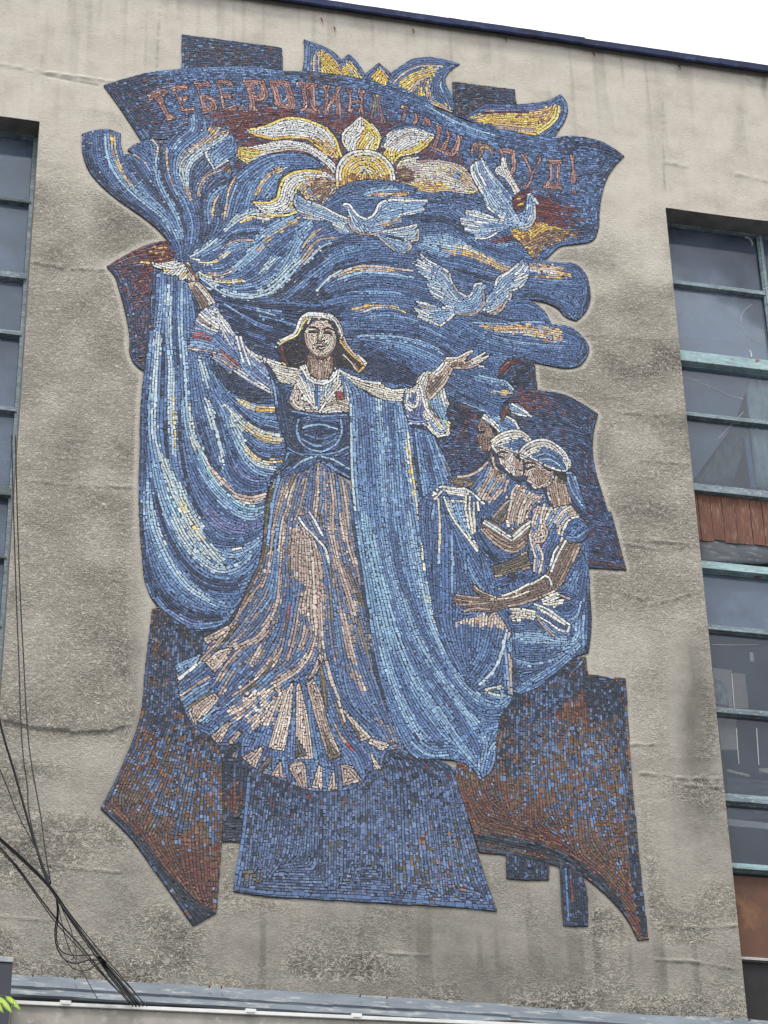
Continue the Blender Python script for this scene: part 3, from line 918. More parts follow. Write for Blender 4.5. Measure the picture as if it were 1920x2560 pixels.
S bl 18|E 390,1335 300,1370 190,1420
S mb 9|E 430,1340 520,1390 600,1440
S bl 10|E 120,770 170,850 230,860
L lb 6|E 100,800 125,900 128,960
L mb 6|E 190,1330 210,1270 240,1290
P dancing_woman/skirt sb 8|E 410,1335 520,1412 600,1480|H 650,0 690,300 740,700 800,1000 860,1200 940,1400 960,1540|k 1530,1100 1490,1140 1482,1238 1390,1252 1350,1312 1260,1368 1170,1380 1050,1382 930,1365 800,1308 640,1250 505,1152 500,1045 440,1065 330,1050 285,1002 180,938 125,850 75,722 62,612 42,510 230,430 238,325 410,235 500,100 540,0|l 920,1980 1000,1800 1090,1600 1150,1450 1180,1200 1200,1000 1240,800 1330,650|E 160,1440 300,1400
S olb 11|l 1260,720 1230,900 1200,1150 1180,1400 1080,1650 960,1880 880,2020
S olb 6|l 1450,700 1400,850
L mb 7|l 1320,700 1270,900 1240,1100 1210,1350
S pk 6|l 1260,1230 1225,1480 1190,1650 1080,1780 960,1950 860,2080
S pk 8|l 1400,760 1340,900 1290,1080 1260,1300 1230,1500 1180,1700
S mb 7|l 1360,950 1310,1150 1280,1400 1230,1650 1130,1850
S pk 9|H 175,30 165,200 150,400 130,600 80,720 0,800
S pk 9|E 250,1470 210,1560 190,1659|H 130,100 110,280
S mb 8|H 150,30 125,250 120,400 90,560 0,660
S bl 9|H 210,450 180,650 120,800 60,920
S pk 5|E 330,1440 300,1560|H 250,60
S mb 4|E 350,1470 330,1600
S pk 8|E 400,1370 400,1500 380,1659
S pk 7|E 440,1400 450,1659
S mb 5|E 425,1400 425,1650|H 390,60
S pk 7|E 480,1430 500,1659|H 490,60
S mb 5|E 520,1450 540,1659
S pk 6|E 560,1470 590,1659|H 600,120
Q pk 3|H 232,110 300,95 350,150 400,230 425,330 440,500 438,700 430,800 380,800 340,720 300,650 330,500 300,440 250,450 210,350 205,200
F|H 280,110 260,300 260,420
F|H 340,200 360,400 380,780
F|H 330,480 310,640 350,780
L wh 7|H 270,30 310,95 380,165 445,240 472,340
L wh 6|H 340,0 390,80 430,160
S ol 6|H 205,200 205,350 230,470 245,540
S bl 9|H 250,480 230,600 200,760 180,880
S pk 8|H 335,480 285,600 245,800 205,960
S rd 4|H 205,580 205,680
S ol 5|H 200,700 185,780
S pk 6|H 330,730 300,830 265,910
S bl 6|H 350,830 290,930 200,1000
S pk 12|H 480,0 500,200 540,370 600,540 650,720
S mb 8|H 420,250 470,430 520,700 560,950
S pk 10|H 550,0 590,200 640,360
S ol 6|H 405,0 415,90
S ol 9|H 580,340 640,480 690,620
S ol 7|H 640,640 690,800 725,930
S pk 12|H 545,630 585,800 625,960 665,1090 705,1210
S ol 5|H 480,380 490,700
S ol 6|H 550,950 575,1150 620,1270
S ol 7|H 690,1200 760,1310
S bl 10|H 450,850 500,1050 560,1250
S bl 12|H 640,850 700,1020 780,1230 860,1400
S nv 7|H 625,60 660,300 690,520 730,780
S nv 9|H 735,830 770,1020 830,1220 880,1380
S pk 9|H 385,810 350,920 270,1020 160,1090
S pk 7|H 430,830 445,930 470,1050 510,1180
F|k 1000,900 1040,1100
F|k 920,700 935,1140
F|k 830,700 750,1080
F|k 700,720 540,880
F|k 560,780 420,860
F|k 1200,900 1350,1030
F|k 1350,1100 1400,1230
F|k 1130,1200 1140,1370
F|k 880,1180 900,1320
F|k 620,1100 560,1200
F|k 300,720 160,870
S bl 14|k 1100,420 1150,600 1250,780 1420,930
Q blm 26|k 60,460 300,420 560,560 850,560 1050,420 1200,500 1560,1050 1400,1300 1150,1420 700,1320 250,1080 50,800
S pk 9|k 460,215 340,350 230,470 150,550
L wh 7|k 200,500 130,560 68,608
S olb 5|k 480,230 360,380 250,500
S pk 9|k 700,230 640,310 500,370 370,410 270,480
S pk 7|k 520,380 410,500 340,620
S mb 5|k 600,360 470,500 380,620
S pk 8|k 640,370 560,520
S pk 7|k 450,540 400,640 360,710
S pk 10|k 780,400 700,500 580,620 440,725
S ol 6|k 720,480 640,620 520,700
S mb 6|k 720,560 620,640
L pk 6|k 290,590 190,650 85,722
L lb 6|k 280,630 180,690 95,750
S ol 5|k 300,700 140,800
S pk 10|k 1000,330 960,450 860,560 720,630
Q wp 5|k 400,820 560,710 700,640 850,590 720,700 480,880
Q wp 6|k 530,880 760,710 850,640 740,860 640,950
Q pu 6|k 560,800 720,690 640,760
L pk 6|k 1095,480 1130,620 1180,760 1220,900
S ol 5|k 1150,760 1200,900 1210,960
S pk 5|k 1140,900 1220,1040 1260,1080
S rd 4|k 1200,1030 1260,1085
L bl 6|k 905,1190 900,1330
L ol 6|k 1240,1190 1300,1320
P dancing_woman/pleat pk 6|k 238,325 412,236 440,262 268,368
P dancing_woman/pleat lb 6|k 42,510 230,430 210,480 60,560
P dancing_woman/pleat wp 6|k 250,490 370,400 450,390 380,500 320,560
P dancing_woman/pleat pk 6|k 128,820 320,700 355,740 190,935
P dancing_woman/pleat lb 6|k 200,900 330,800 360,780 250,920
P dancing_woman/pleat pk 6|k 290,1000 400,900 440,905 365,1045 330,1045
P dancing_woman/pleat pk 6|k 410,1045 480,960 512,972 440,1062
P dancing_woman/pleat wp 6|k 845,640 868,620 850,860 800,1105 690,1085 760,850
P dancing_woman/pleat wp 6|k 885,640 905,630 960,850 1002,1162 875,1157
P dancing_woman/pleat olb 6|k 880,1000 960,1130 875,1157
P dancing_woman/pleat pk 6|k 950,640 1000,600 1060,720 1100,900 1200,1140 1110,1172 1040,960
P dancing_woman/pleat ol 6|k 1080,980 1130,1060 1190,1140 1110,1172
P dancing_woman/pleat pk 6|k 955,625 1050,420 1075,460 1030,560
P dancing_woman/pleat ol 6|k 1050,480 1085,600 1105,850 1060,700
P dancing_woman/pleat wp 6|k 1195,800 1300,900 1405,1010 1325,1042 1250,900
P dancing_woman/pleat ol 6|k 1250,900 1310,960 1325,1042
P dancing_woman/pleat pk 6|k 508,1150 660,1060 650,1110 600,1225
P dancing_woman/pleat olb 6|k 620,1225 700,1135 722,1150 650,1248
P dancing_woman/pleat pk 6|k 708,1272 780,1160 798,1295
P dancing_woman/pleat pk 6|k 828,1220 865,1180 950,1180 962,1362 905,1350 880,1300
P dancing_woman/pleat wp 6|k 988,1352 1038,1200 1062,1210 1068,1372
P dancing_woman/pleat pk 6|k 1098,1372 1140,1220 1172,1375
P dancing_woman/pleat pk 6|k 1210,1352 1188,1195 1275,1205 1342,1310
P dancing_woman/pleat pk 6|k 1388,1090 1475,1232 1420,1232
P dancing_woman/pleat wp 6|k 1400,1010 1540,1060 1480,1105 1380,1050
P dancing_woman/hair hr 6|e 535,175 680,182 782,205 855,268 905,400 945,500 1022,592 1105,645 1155,715 1125,750 1062,810 950,765 800,745 785,600 820,450 790,330 700,265 600,250 530,310 500,400 510,480 545,620 530,705 440,735 340,750 248,690 236,640 190,515 280,443 400,385 428,300 468,215
L wh 7|e 200,515 290,450 405,393 440,295 490,210 545,185 640,190 740,198 825,242 885,325 915,430 960,535 1045,615 1140,712
L wh 6|e 465,260 510,220 560,205 660,210 740,218 810,260 855,330 890,430
S wp 9|e 215,500 300,440 410,385 448,300 500,225 560,195 680,200 790,228 860,300 905,430 955,545 1040,635 1120,710
S cw 12|e 540,205 640,205 740,215 820,255
L ye 5|e 240,512 310,465 425,410 460,335 535,225
L ye 5|e 865,465 920,545 985,615 1110,715
L wh 6|e 203,525 220,600 240,650
S ma 6|e 255,530 275,620 320,710
L ye 5|e 250,690 335,742
L ye 5|e 1120,740 1062,795
L pk 5|e 905,615 990,705 1050,785
S mah 8|e 950,765 1040,770 1000,660
L pk 5|e 830,300 855,380 880,450
L wp 5|e 640,235 690,275
L wp 5|e 560,240 530,300
L wp 5|e 720,260 790,330
P dancing_woman/neck lk 6|e 530,600 790,600 800,750 740,868 650,880 565,815 535,755
F|e 560,650 580,800
F|e 660,640 660,860
F|e 780,650 740,840
S br 7|e 545,610 600,630 680,650 790,605
S br 4|e 545,640 555,780
S br 4|e 785,640 785,760
P dancing_woman/face fc 4|e 600,275 700,260 795,330 822,400 832,470 802,560 742,622 670,645 600,615 528,545 502,450 498,380 540,318
L lk 3.6|e 502,385 512,460 540,545 605,610 675,638 745,612 800,550 826,460
L dk 3.4|e 545,330 600,332 648,358
L dk 3.4|e 695,356 755,342 802,362
L br 3|e 565,372 600,364 636,380
L dk 3.6|e 542,386 590,384 638,394
L br 3|e 712,380 755,376 785,392
L dk 3.6|e 706,396 752,398 790,414
L br 3.2|e 652,372 640,430 634,466
L dk 3.2|e 632,472 662,478 706,470
L br 3.4|e 604,514 650,498 700,504 742,522
L dk 4.2|e 626,530 670,534 714,526
L br 3.4|e 628,552 670,564 716,550
F|e 515,420 530,520 610,600 680,625
F|e 820,430 790,540 720,610
F|e 560,300 700,285 780,340
F|e 560,430 580,500 620,570
F|e 780,440 750,520 700,580
F|e 672,385 668,450
P shawl nvb 8|h 440,560 700,560 760,960 1000,1400 900,1500 520,1200
F|h 500,700 560,1100
P dancing_woman/sleeve cw 6|h 470,475 555,452 605,350 680,290 745,298 715,400 712,565 870,445 912,600 938,642 903,675 903,780 938,830 925,880 938,930 885,978 800,982 735,925 680,858 500,848 468,700 445,560
Q bl 2|h 470,500 500,480 475,580 455,560
Q bl 2|h 515,500 560,525 560,650 510,600
Q pu 3|h 470,690 590,690 640,560 665,720 680,845 500,825
L wh 6|h 490,530 475,620 560,680 600,600 590,500
L wh 6|h 620,430 650,560 690,700 745,765
L wh 6|h 600,470 600,620 570,680
S wh 9|h 660,650 700,790 770,900 840,960
L wh 6|h 790,960 870,960 920,905
L lb 6|h 720,800 790,900 870,920
Q lb 4|h 730,610 840,520 900,640 900,780 840,850 790,760
Q ol 2|h 700,585 740,640 790,760 770,770 720,680
S ye 5|h 850,790 920,850
L lb 6|h 830,780 890,880
L wh 6|h 690,310 640,400 650,500
L wh 6|h 640,360 600,440
L wh 6|h 880,470 900,560 915,640
L wh 6|h 840,520 860,600 880,660
L pk 6|h 505,838 600,858 690,845
L lb 6|h 500,800 600,815 680,800
P dancing_woman/arm ls 6|h 715,335 800,258 868,180 888,143 1030,132 1100,86 1165,68 1178,85 1105,155 1085,195 1190,148 1290,86 1310,100 1245,150 1330,118 1342,135 1252,200 1230,217 1288,235 1285,252 1200,245 1100,270 965,266 925,335 885,425 805,515 722,598 698,570 698,400
Q ds 3|h 705,420 840,330 880,340 830,430 720,560 705,520
Q ds 3|h 920,190 1070,200 1190,190 1100,230 950,235
L wh 6|h 745,318 820,255 885,168
L wh 6|h 890,155 1030,145 1100,100 1165,76
L wh 5|h 1085,198 1190,156 1298,94
L wh 5|h 1150,215 1250,165 1335,128
L pk 6|h 965,255 1100,258 1220,222
L wh 5|h 1205,235 1285,243
L pk 6|h 715,585 800,500 870,420 940,290
L wh 5|h 780,330 860,260 900,190
P shawl mb 8|e 860,790 945,960 970,1180 972,1659|H 630,0 655,200 695,450 730,700 770,950 830,1200 900,1400 960,1530 1050,1612 1200,1604 1350,1635|K 1380,-5 1450,82 1510,40|H 1560,1450 1597,1310 1645,1240 1665,1150|j 850,1020|i 600,1560 100,1000|E 1262,1480 1190,1250 1130,1150 1000,1110 970,1050 940,950 800,930 650,850
F|E 700,900 720,1200 740,1600
L sk 7|E 612,960 617,1200 627,1500 645,1659
L lb 7|E 632,1050 638,1300 650,1500 665,1659
S bl 14|E 660,920 690,1100 700,1250
S bl 20|E 700,900 720,1200 760,1500
S mb 20|E 660,1300 680,1500 700,1659
S lb 10|E 790,850 797,1000 812,1200 822,1400 835,1659
S bl 14|E 860,960 870,1200 880,1500
S lb 5|E 850,1100 870,1400 880,1659
S lb 12|E 935,940 955,1100 980,1300 1005,1500 1025,1659
S sk 6|E 790,870 800,1000
S wy 7|E 975,1150 995,1350 1030,1550 1048,1659
S nv 13|E 1015,1130 1035,1350 1060,1550
S bl 12|E 1080,1150 1110,1300 1150,1480
S nvb 7|E 1110,1300 1150,1450
S mb 8|E 1130,1180 1190,1330 1230,1450
L lb 6|E 1140,1160 1200,1320 1245,1440
L ol 6|E 1215,1330 1250,1410
S lc 26:34|H 700,20 730,250 780,450 830,650 890,900
S lc 20|H 660,60 700,300 740,550 780,800
S bl 15|H 870,60 900,250 930,420 1000,600 1060,750
S lb 9|H 810,100 850,300 900,500 960,700
S lb 13|H 990,0 1020,200 1060,400 1100,620
S cw 7|H 1045,0 1080,250 1105,430
S wc 10|H 1100,400 1155,690 1240,890 1350,1070 1480,1170 1590,1195
S wc 5|H 1060,450 1130,720 1220,910 1330,1090 1450,1190
S lb 8|H 1075,560 1145,770 1230,940 1330,1110 1450,1215 1580,1255 1650,1180
S bl 14|H 1000,620 1080,820 1200,1020 1330,1210 1450,1300 1590,1290
S lb 12|H 940,520 1020,770 1130,970 1250,1140 1370,1300 1480,1480 1490,1600
S bl 12|H 1000,830 1100,1020 1250,1230 1350,1400 1430,1560
S lb 12|H 870,720 960,960 1050,1140 1180,1310 1300,1490 1420,1640
S bl 14|H 920,1050 1000,1250 1100,1400 1200,1520
S lb 12|H 800,800 850,1000 920,1200 1010,1390 1100,1520
S bl 8|H 860,1150 930,1330 1010,1500
S nvb 6|H 1020,1430 1080,1510 1200,1500
L lb 7|H 1000,1490 1100,1575 1250,1580
L mb 7|H 1060,1490 1150,1545 1250,1540
S bl 12|H 1350,1250 1480,1330 1585,1330
S mb 12|H 1420,1430 1500,1410 1570,1390
S lb 8|H 1560,1480 1480,1590|K 1440,40
F|K 1400,0 1460,60
P fabric_sheet bl 7.5|i -10,1005 75,885 370,925 475,1015 600,1128 520,1250 480,1340 462,1480 580,1659|j 560,270 640,420 695,580 720,700 790,745 803,905 785,960 835,1025 770,1110 830,1300 835,1670 770,1655 740,1600 540,1620 400,1590|H 1370,1120 1250,950 1170,750 1120,500 1090,300 1050,0|E 1050,1630 1180,1500
L cw 7|i 0,1005 80,900 230,925 370,940 475,1030 585,1125
S wh 13|i 100,940 250,970 380,985
L cw 6|i 20,1040 100,950
L cw 6|i 60,1000 75,1250 70,1600
L lb 7|i 20,1080 0,1250
S cw 6|i 140,1020 200,1180 300,1330 400,1450 530,1640
L cw 6|i 120,1010 180,1170 280,1330 380,1450 500,1610
S cw 6|j 345,10 440,120 565,300 640,430 690,585
S lb 20|i 240,1070 300,1250 360,1350
L cw 6|i 190,1050 340,1060
L cw 6|i 350,1000 345,1120 380,1350
L cw 6|i 390,1000 385,1120 420,1400
L cw 6|i 430,1060 430,1200 440,1380
L cw 6|i 470,1060 480,1180 460,1330
L cw 6|i 520,1100 520,1180 490,1280
L cw 7|i 560,1120 530,1210
S lb 7|i 330,1080 340,1200 390,1400
F|j 100,100 100,850
F|j 300,100 420,300 560,560
L mb 7|j 330,150 350,400
L lb 7|j 60,0 70,300
L lb 7|j 200,0 205,600
S bl 18|j 150,0 150,700
S mb 12|j 300,150 400,380 520,560
S mb 8|j 230,790 500,790 680,770
F|j 250,760 250,900
F|j 500,760 500,900
Q wp 3|j 205,870 450,840 690,790 790,760 795,965 600,945 220,905
F|j 720,780 720,950
F|j 100,900 180,1150 300,1400
F|j 640,990 560,1250 400,1480
F|j 400,980 400,1250
S bl 26|j 150,1000 230,1220 350,1450
S mb 10|j 560,1050 500,1250 420,1400
L sk 7|j 775,970 740,1130 700,1280 620,1420 480,1555
L lb 7|j 740,1180 650,1400 520,1560
Q cw 2|j 775,960 830,1025 765,1105
L pk 7|j 775,1110 800,1300 822,1650
L lb 7|j 755,1150 770,1350 795,1640
S wc 7|j 560,1595 740,1560
L lb 7|j 745,1300 760,1570
P seated_women/dress bl 7|i 480,1180 700,1000 1000,1000 1200,1200 1500,1300 1620,1500 1620,1659|j 1625,700 1600,1000 800,1000 600,640 480,100
F|j 700,100 900,600
F|j 1450,300 1480,700
S nvb 16|j 540,150 700,280 960,190
S nvb 12|j 700,480 1000,400
P seated_women/dress bl 7|i 160,800 400,772 500,712 570,638 640,632 680,715 780,780 860,850 960,850 1010,920 1160,960 1200,1080 1030,1230 990,1420 1000,1659 560,1640 450,1480 520,1240 600,1120 480,1010 380,925 200,890
F|j 500,50 620,200
F|j 700,500 900,400
Q ol 2|i 180,825 412,818 425,915 210,890
Q wp 4|i 590,660 650,740 780,790 720,900 640,1040 560,1050 470,960 520,830
L mb 5|i 640,800 560,960
L mb 5|i 700,860 610,1010
L pk 7|i 175,805 400,785 500,725 575,650
S pk 8|i 610,680 540,840 470,960
L pk 6|i 640,750 560,900 500,1010
L pk 6|i 690,790 610,930 550,1050
L pk 6|i 740,800 670,930 600,1050
L pk 6|i 780,830 750,960
L pk 6|i 800,850 710,960 640,1040
L mb 6|i 590,700 510,860 440,940
Q lk 4|i 640,740 720,770 690,880 600,1000 570,900
S bl 14|i 840,870 720,1000 640,1090
Q wp 4|i 820,920 880,880 950,895 970,940 1140,990 1150,1040 1050,1090 1000,1180 960,1260 900,1300 800,1330 770,1250 810,1100
L wp 6|i 880,885 830,960 815,1090 775,1250 800,1325
L pk 6|i 930,900 870,1030 830,1150 800,1270
L pk 6|i 960,930 920,1050 870,1160 850,1270
L wp 6|i 1010,960 940,1080 900,1200 890,1290
L pk 6|i 1080,990 990,1060 950,1200 930,1280
L pk 6|i 1140,1010 1050,1070 1000,1170
S pu 8|i 1150,1060 1050,1150 1000,1250
L wp 6|i 860,940 900,1010 890,1100
S nv 8|i 490,1400 560,1520 640,1620
S nvb 8|j 540,150 650,250 760,240
P seated_women/neck ds 6|i 600,530 640,600 680,720 730,780 640,720 600,600
L pk 5|i 620,600 650,700 720,770
P seated_women/face dsk 4|i 495,190 545,215 700,335 655,420 615,460 605,530 560,545 495,533 490,470 466,430 478,402 450,380 482,350 476,290
L pk 5|i 490,200 483,280 488,335
L pk 5|i 488,350 458,382 485,402 472,430 497,475 500,525
L dk 5|i 490,345 555,340
L br 5|i 495,305 545,300
Q dk 1|i 560,235 700,335 645,390 610,310
F|i 560,280 550,500
L pk 4|i 520,320 560,360
P seated_women/headscarf lb 6|i 498,172 560,145 640,175 760,168 855,215 905,285 910,330 780,325 700,352 600,262 525,215
L wh 6|i 508,182 600,232 700,340
L wh 6|i 520,160 600,205 690,280
L wh 6|i 770,180 855,232 895,315
S bl 12|i 720,260 830,290
P bird_beak rb 6|i 712,245 715,130 790,42 830,60 815,115 760,180
F|i 730,230 780,80
P bird_beak lb 6|i 790,45 870,35 960,105 1048,188 930,180 805,145
L wh 6|i 830,50 930,110 1030,182
L wh 6|i 815,135 930,165 1030,188
P seated_women/arm ds 6|i 515,1240 560,1243 810,1395 1000,1225 1045,1290 995,1370 975,1520 850,1597 745,1575 615,1485 495,1350
L wh 6|i 535,1255 700,1352 815,1430
L wh 6|i 525,1275 690,1380 820,1465
L wh 6|i 825,1430 940,1320 1035,1255
L cw 6|i 835,1460 950,1360 1035,1290
L pk 6|i 505,1345 620,1465 750,1555 850,1580 960,1510
L lk 6|i 530,1340 650,1450 770,1520 860,1540 960,1470
L lk 6|i 560,1340 680,1430 780,1480
P seated_women/arm olb 6|i 605,1235 755,1065 810,1030 785,1130 755,1260 690,1295
L lk 6|i 625,1225 760,1080 800,1045
P seated_women/arm ol 6|j 600,325 700,298 980,165 1030,335 650,438
L pk 6|j 690,308 820,250 970,180
L lk 6|j 650,425 820,390 1020,325
F|j 650,380 1000,270
P seated_women/headscarf wh 6|i 595,440 680,365 790,320 900,315 1000,372 1040,430 930,525 900,572 800,535 660,490 700,580 640,545
Q bl 2|i 725,475 800,432 930,408 1010,440 905,535 770,505
L wh 6|i 605,440 690,375 795,330 900,327 1000,390
L cw 6|i 620,460 700,400 800,360 900,355 990,410
L cw 6|i 640,470 720,420 820,390 920,385
L wh 6|i 620,470 640,530 690,575
L dk 5|i 645,485 800,533 895,568
L mb 5|i 760,480 850,450 950,440
P seated_women/face fc2 4|i 660,495 800,540 905,600 945,720 935,795 850,810 815,772 755,740 745,690 705,682 690,600
L dk 5|i 690,555 720,540 775,560
L dk 5|i 700,590 750,612
L wh 5|i 830,560 785,640 830,700 850,750 840,795
L wh 5|i 800,590 770,640
Q lk 2|i 855,610 930,700 935,795 870,800 870,720
Q dk 1|i 800,540 905,600 900,640 840,570
L wh 5|i 700,610 720,680 750,690
L wh 5|i 760,715 815,770
L lb 5|i 690,600 705,680 745,740
P seated_women/dress bl 7|i 1050,1140 1170,1055 1230,1110 1440,1095 1530,1215 1600,1290 1615,1420 1550,1490 1380,1455 1345,1420 1210,1659|j 1170,395 1100,405 1035,385 1045,200 985,70|i 995,1420 1025,1300
Q wp 3|i 1075,1120 1170,1065 1190,1200 1150,1300 1195,1360 1185,1430 1110,1490 1000,1430 1030,1300
Q wp 3|i 1240,1115 1440,1100 1520,1210 1400,1250 1350,1330 1320,1410 1290,1300 1200,1330 1150,1310
Q wp 3|j 995,70 1080,70 1150,200 1120,390 1040,385 1050,200
L mb 5|i 1260,1150 1180,1290
L mb 5|i 1400,1170 1310,1290
L mb 5|j 1060,110 1090,220 1075,380
L mb 5|i 1110,1200 1060,1380
L wp 6|i 1085,1130 1040,1270 1010,1400 1055,1590 1075,1659
L wp 6|i 1120,1110 1075,1260 1040,1400
L wp 6|i 1165,1080 1130,1200 1125,1290
L wp 6|i 1150,1310 1195,1360 1180,1430 1110,1490 1010,1470
L wp 6|i 1130,1350 1150,1420 1060,1450
L wp 6|i 1100,1260 1070,1400
L cw 6|i 1235,1120 1180,1230 1145,1310
L cw 6|i 1280,1130 1210,1240 1160,1320
L lb 6|i 1330,1130 1240,1280 1200,1330
L wp 6|i 1440,1110 1350,1160 1290,1250 1220,1330
L wp 6|i 1490,1170 1390,1200 1330,1300 1310,1400
L cw 6|i 1520,1215 1430,1240 1370,1320 1340,1410
S bl 18|i 1440,1300 1530,1310 1500,1400
L lb 6|i 1400,1425 1480,1435 1580,1370
L mb 6|i 1420,1290 1500,1270 1570,1320
L wp 6|j 1000,70 1055,200 1055,380
L wp 6|j 1085,80 1140,200 1105,390
L lb 6|j 1060,100 1100,220 1080,380
S pu 10|i 1180,1480 1120,1600|j 1160,300
P seated_women/neck lk 6|i 1195,880 1280,770 1380,850 1455,1080 1260,1125 1195,1000
F|i 1300,820 1340,1080
F|i 1220,900 1260,1080
L wh 5|i 1195,960 1220,1050 1225,1110
Q ol 3|i 1290,780 1370,850 1360,880 1300,850
P seated_women/headscarf wh 6|i 893,550 950,475 1050,422 1170,408 1295,465 1388,555 1440,690 1405,748 1330,752 1100,655 985,600 985,690 945,640 905,600
Q bl 2|i 1025,585 1120,515 1225,515 1325,600 1390,700 1345,735 1200,695
L wh 6|i 903,555 958,485 1055,433 1172,420 1288,475 1378,562 1425,685
L cw 6|i 920,565 990,500 1080,460 1180,450 1280,505 1350,590
L cw 6|i 950,570 1040,510 1120,485 1200,485
L wh 6|i 905,570 1000,610 1100,648 1230,712 1335,742
L lb 5|i 1080,590 1180,560 1280,610
L lb 5|i 1110,630 1220,620 1320,690
L wh 6|i 930,610 960,690
P seated_women/headscarf bl 6|i 1375,760 1440,738 1505,840 1535,960 1590,1100 1612,1210 1480,1085 1405,950
L lb 6|i 1395,765 1465,765 1515,935
L lb 6|i 1400,800 1440,930 1560,1110
L mb 6|i 1440,790 1500,950 1580,1130
P seated_women/hair dk 5|i 1090,655 1200,715 1385,760 1395,845 1300,805 1270,745 1170,750
P seated_women/face fc2 4|i 945,610 1100,660 1200,740 1262,740 1255,840 1205,890 1060,935 1025,900 1035,872 970,850 1000,802 945,792 968,700
Q lk 2|i 1080,745 1160,725 1185,850 1085,915
L wh 5|i 955,625 972,700 952,785
L wh 5|i 1000,805 980,840 1035,868 1038,905 1100,925 1200,885
L dk 5|i 970,668 1015,655 1065,665
L dk 5|i 978,718 1050,702
L lk 5|i 1070,680 1100,720 1060,780 1080,850
L pk 5|i 1175,785 1250,752
L cy 5|i 1248,795 1262,850
Q lk 2|i 1170,790 1250,760 1250,840 1200,880
P seated_women/skirt bl 7|j 795,745 1000,745 1080,675 1270,575 1400,470 1540,150 1610,300 1630,600 1650,900 1620,1210 1500,1250 1300,1410 1100,1570 900,1655 835,1610 830,1200 825,1000 790,900
F|j 850,950 1100,960
F|j 850,1120 1150,1130 1430,1120
Q cw 2|j 803,752 930,752 1065,785 1095,875 812,882
L wh 6|j 810,765 940,765 1070,795
L wh 6|j 1060,715 1160,750 1300,840 1420,925
L wh 6|j 1425,930 1400,1005
L wh 6|j 1075,830 1190,890 1310,975 1390,1005
L cw 6|j 1080,750 1200,810 1380,930
L pk 6|j 1090,860 1170,960 1270,1050
L mb 6|j 1120,860 1210,970 1300,1030
Q cw 3|j 1105,660 1280,580 1365,650 1295,750 1150,705
F|j 1160,690 1300,620
L pk 6|j 1330,620 1430,665
L lb 6|j 1545,680 1480,850 1390,890
L pk 6|j 1500,830 1400,880
S bl 18|j 1400,700 1500,640 1530,480
S mb 14|j 1420,560 1500,380
S lb 20|j 850,1050 1100,1070 1300,1100 1450,1130
S lb 8|j 830,1270 1000,1330 1250,1290 1420,1190
S bl 10|j 850,1220 1100,1230 1300,1200
S lb 9|j 1545,1110 1350,1280 1100,1460 890,1590
S mb 9|j 1450,1220 1250,1400 1050,1530 900,1620
S nvb 10|j 850,1340 870,1520
S bl 14|j 900,1400 1100,1380 1250,1330
S bl 14|j 850,980 1050,940
S lb 12|j 1510,870 1500,1050 1440,1120
S nv 9|j 1610,620 1630,900 1600,1210
S mb 8|j 1560,900 1570,1150
L lb 6|j 1570,820 1560,1080
P seated_women/arm ds 6|i 1330,1410 1390,1455 1550,1495|j 1545,110 1500,210 1425,350 1345,505 1285,575 1150,636 900,726 800,745 600,797 520,787 310,808 322,770 405,748 245,724 212,665 232,605 430,635 485,640 412,550 428,503 490,552 600,612 640,632 760,603 1000,495 1175,395 1240,190 1325,50
L wh 6|i 1350,1430 1300,1530 1250,1620|j 1250,230 1185,385
L cw 6|j 1380,60 1290,230 1230,380
L wh 6|j 1170,405 1000,503 800,605 640,645
L cw 6|j 1150,430 1010,520 800,630
L lk 6|j 1520,120 1440,310 1350,480 1280,560
L lk 6|j 1480,130 1400,320 1310,500
L pk 6|j 1270,575 1120,640 900,715 780,735
L lk 5|j 240,615 380,640 490,650
L lk 5|j 225,660 350,680 480,690
L pk 5|j 250,715 420,715 600,695
L lk 5|j 325,790 420,760 600,770
L lk 5|j 425,515 490,575 620,630
L wh 5|j 1160,415 1210,440 1240,520
L ls 5|j 600,660 800,650 1000,580
F|j 700,700 1100,590
'''
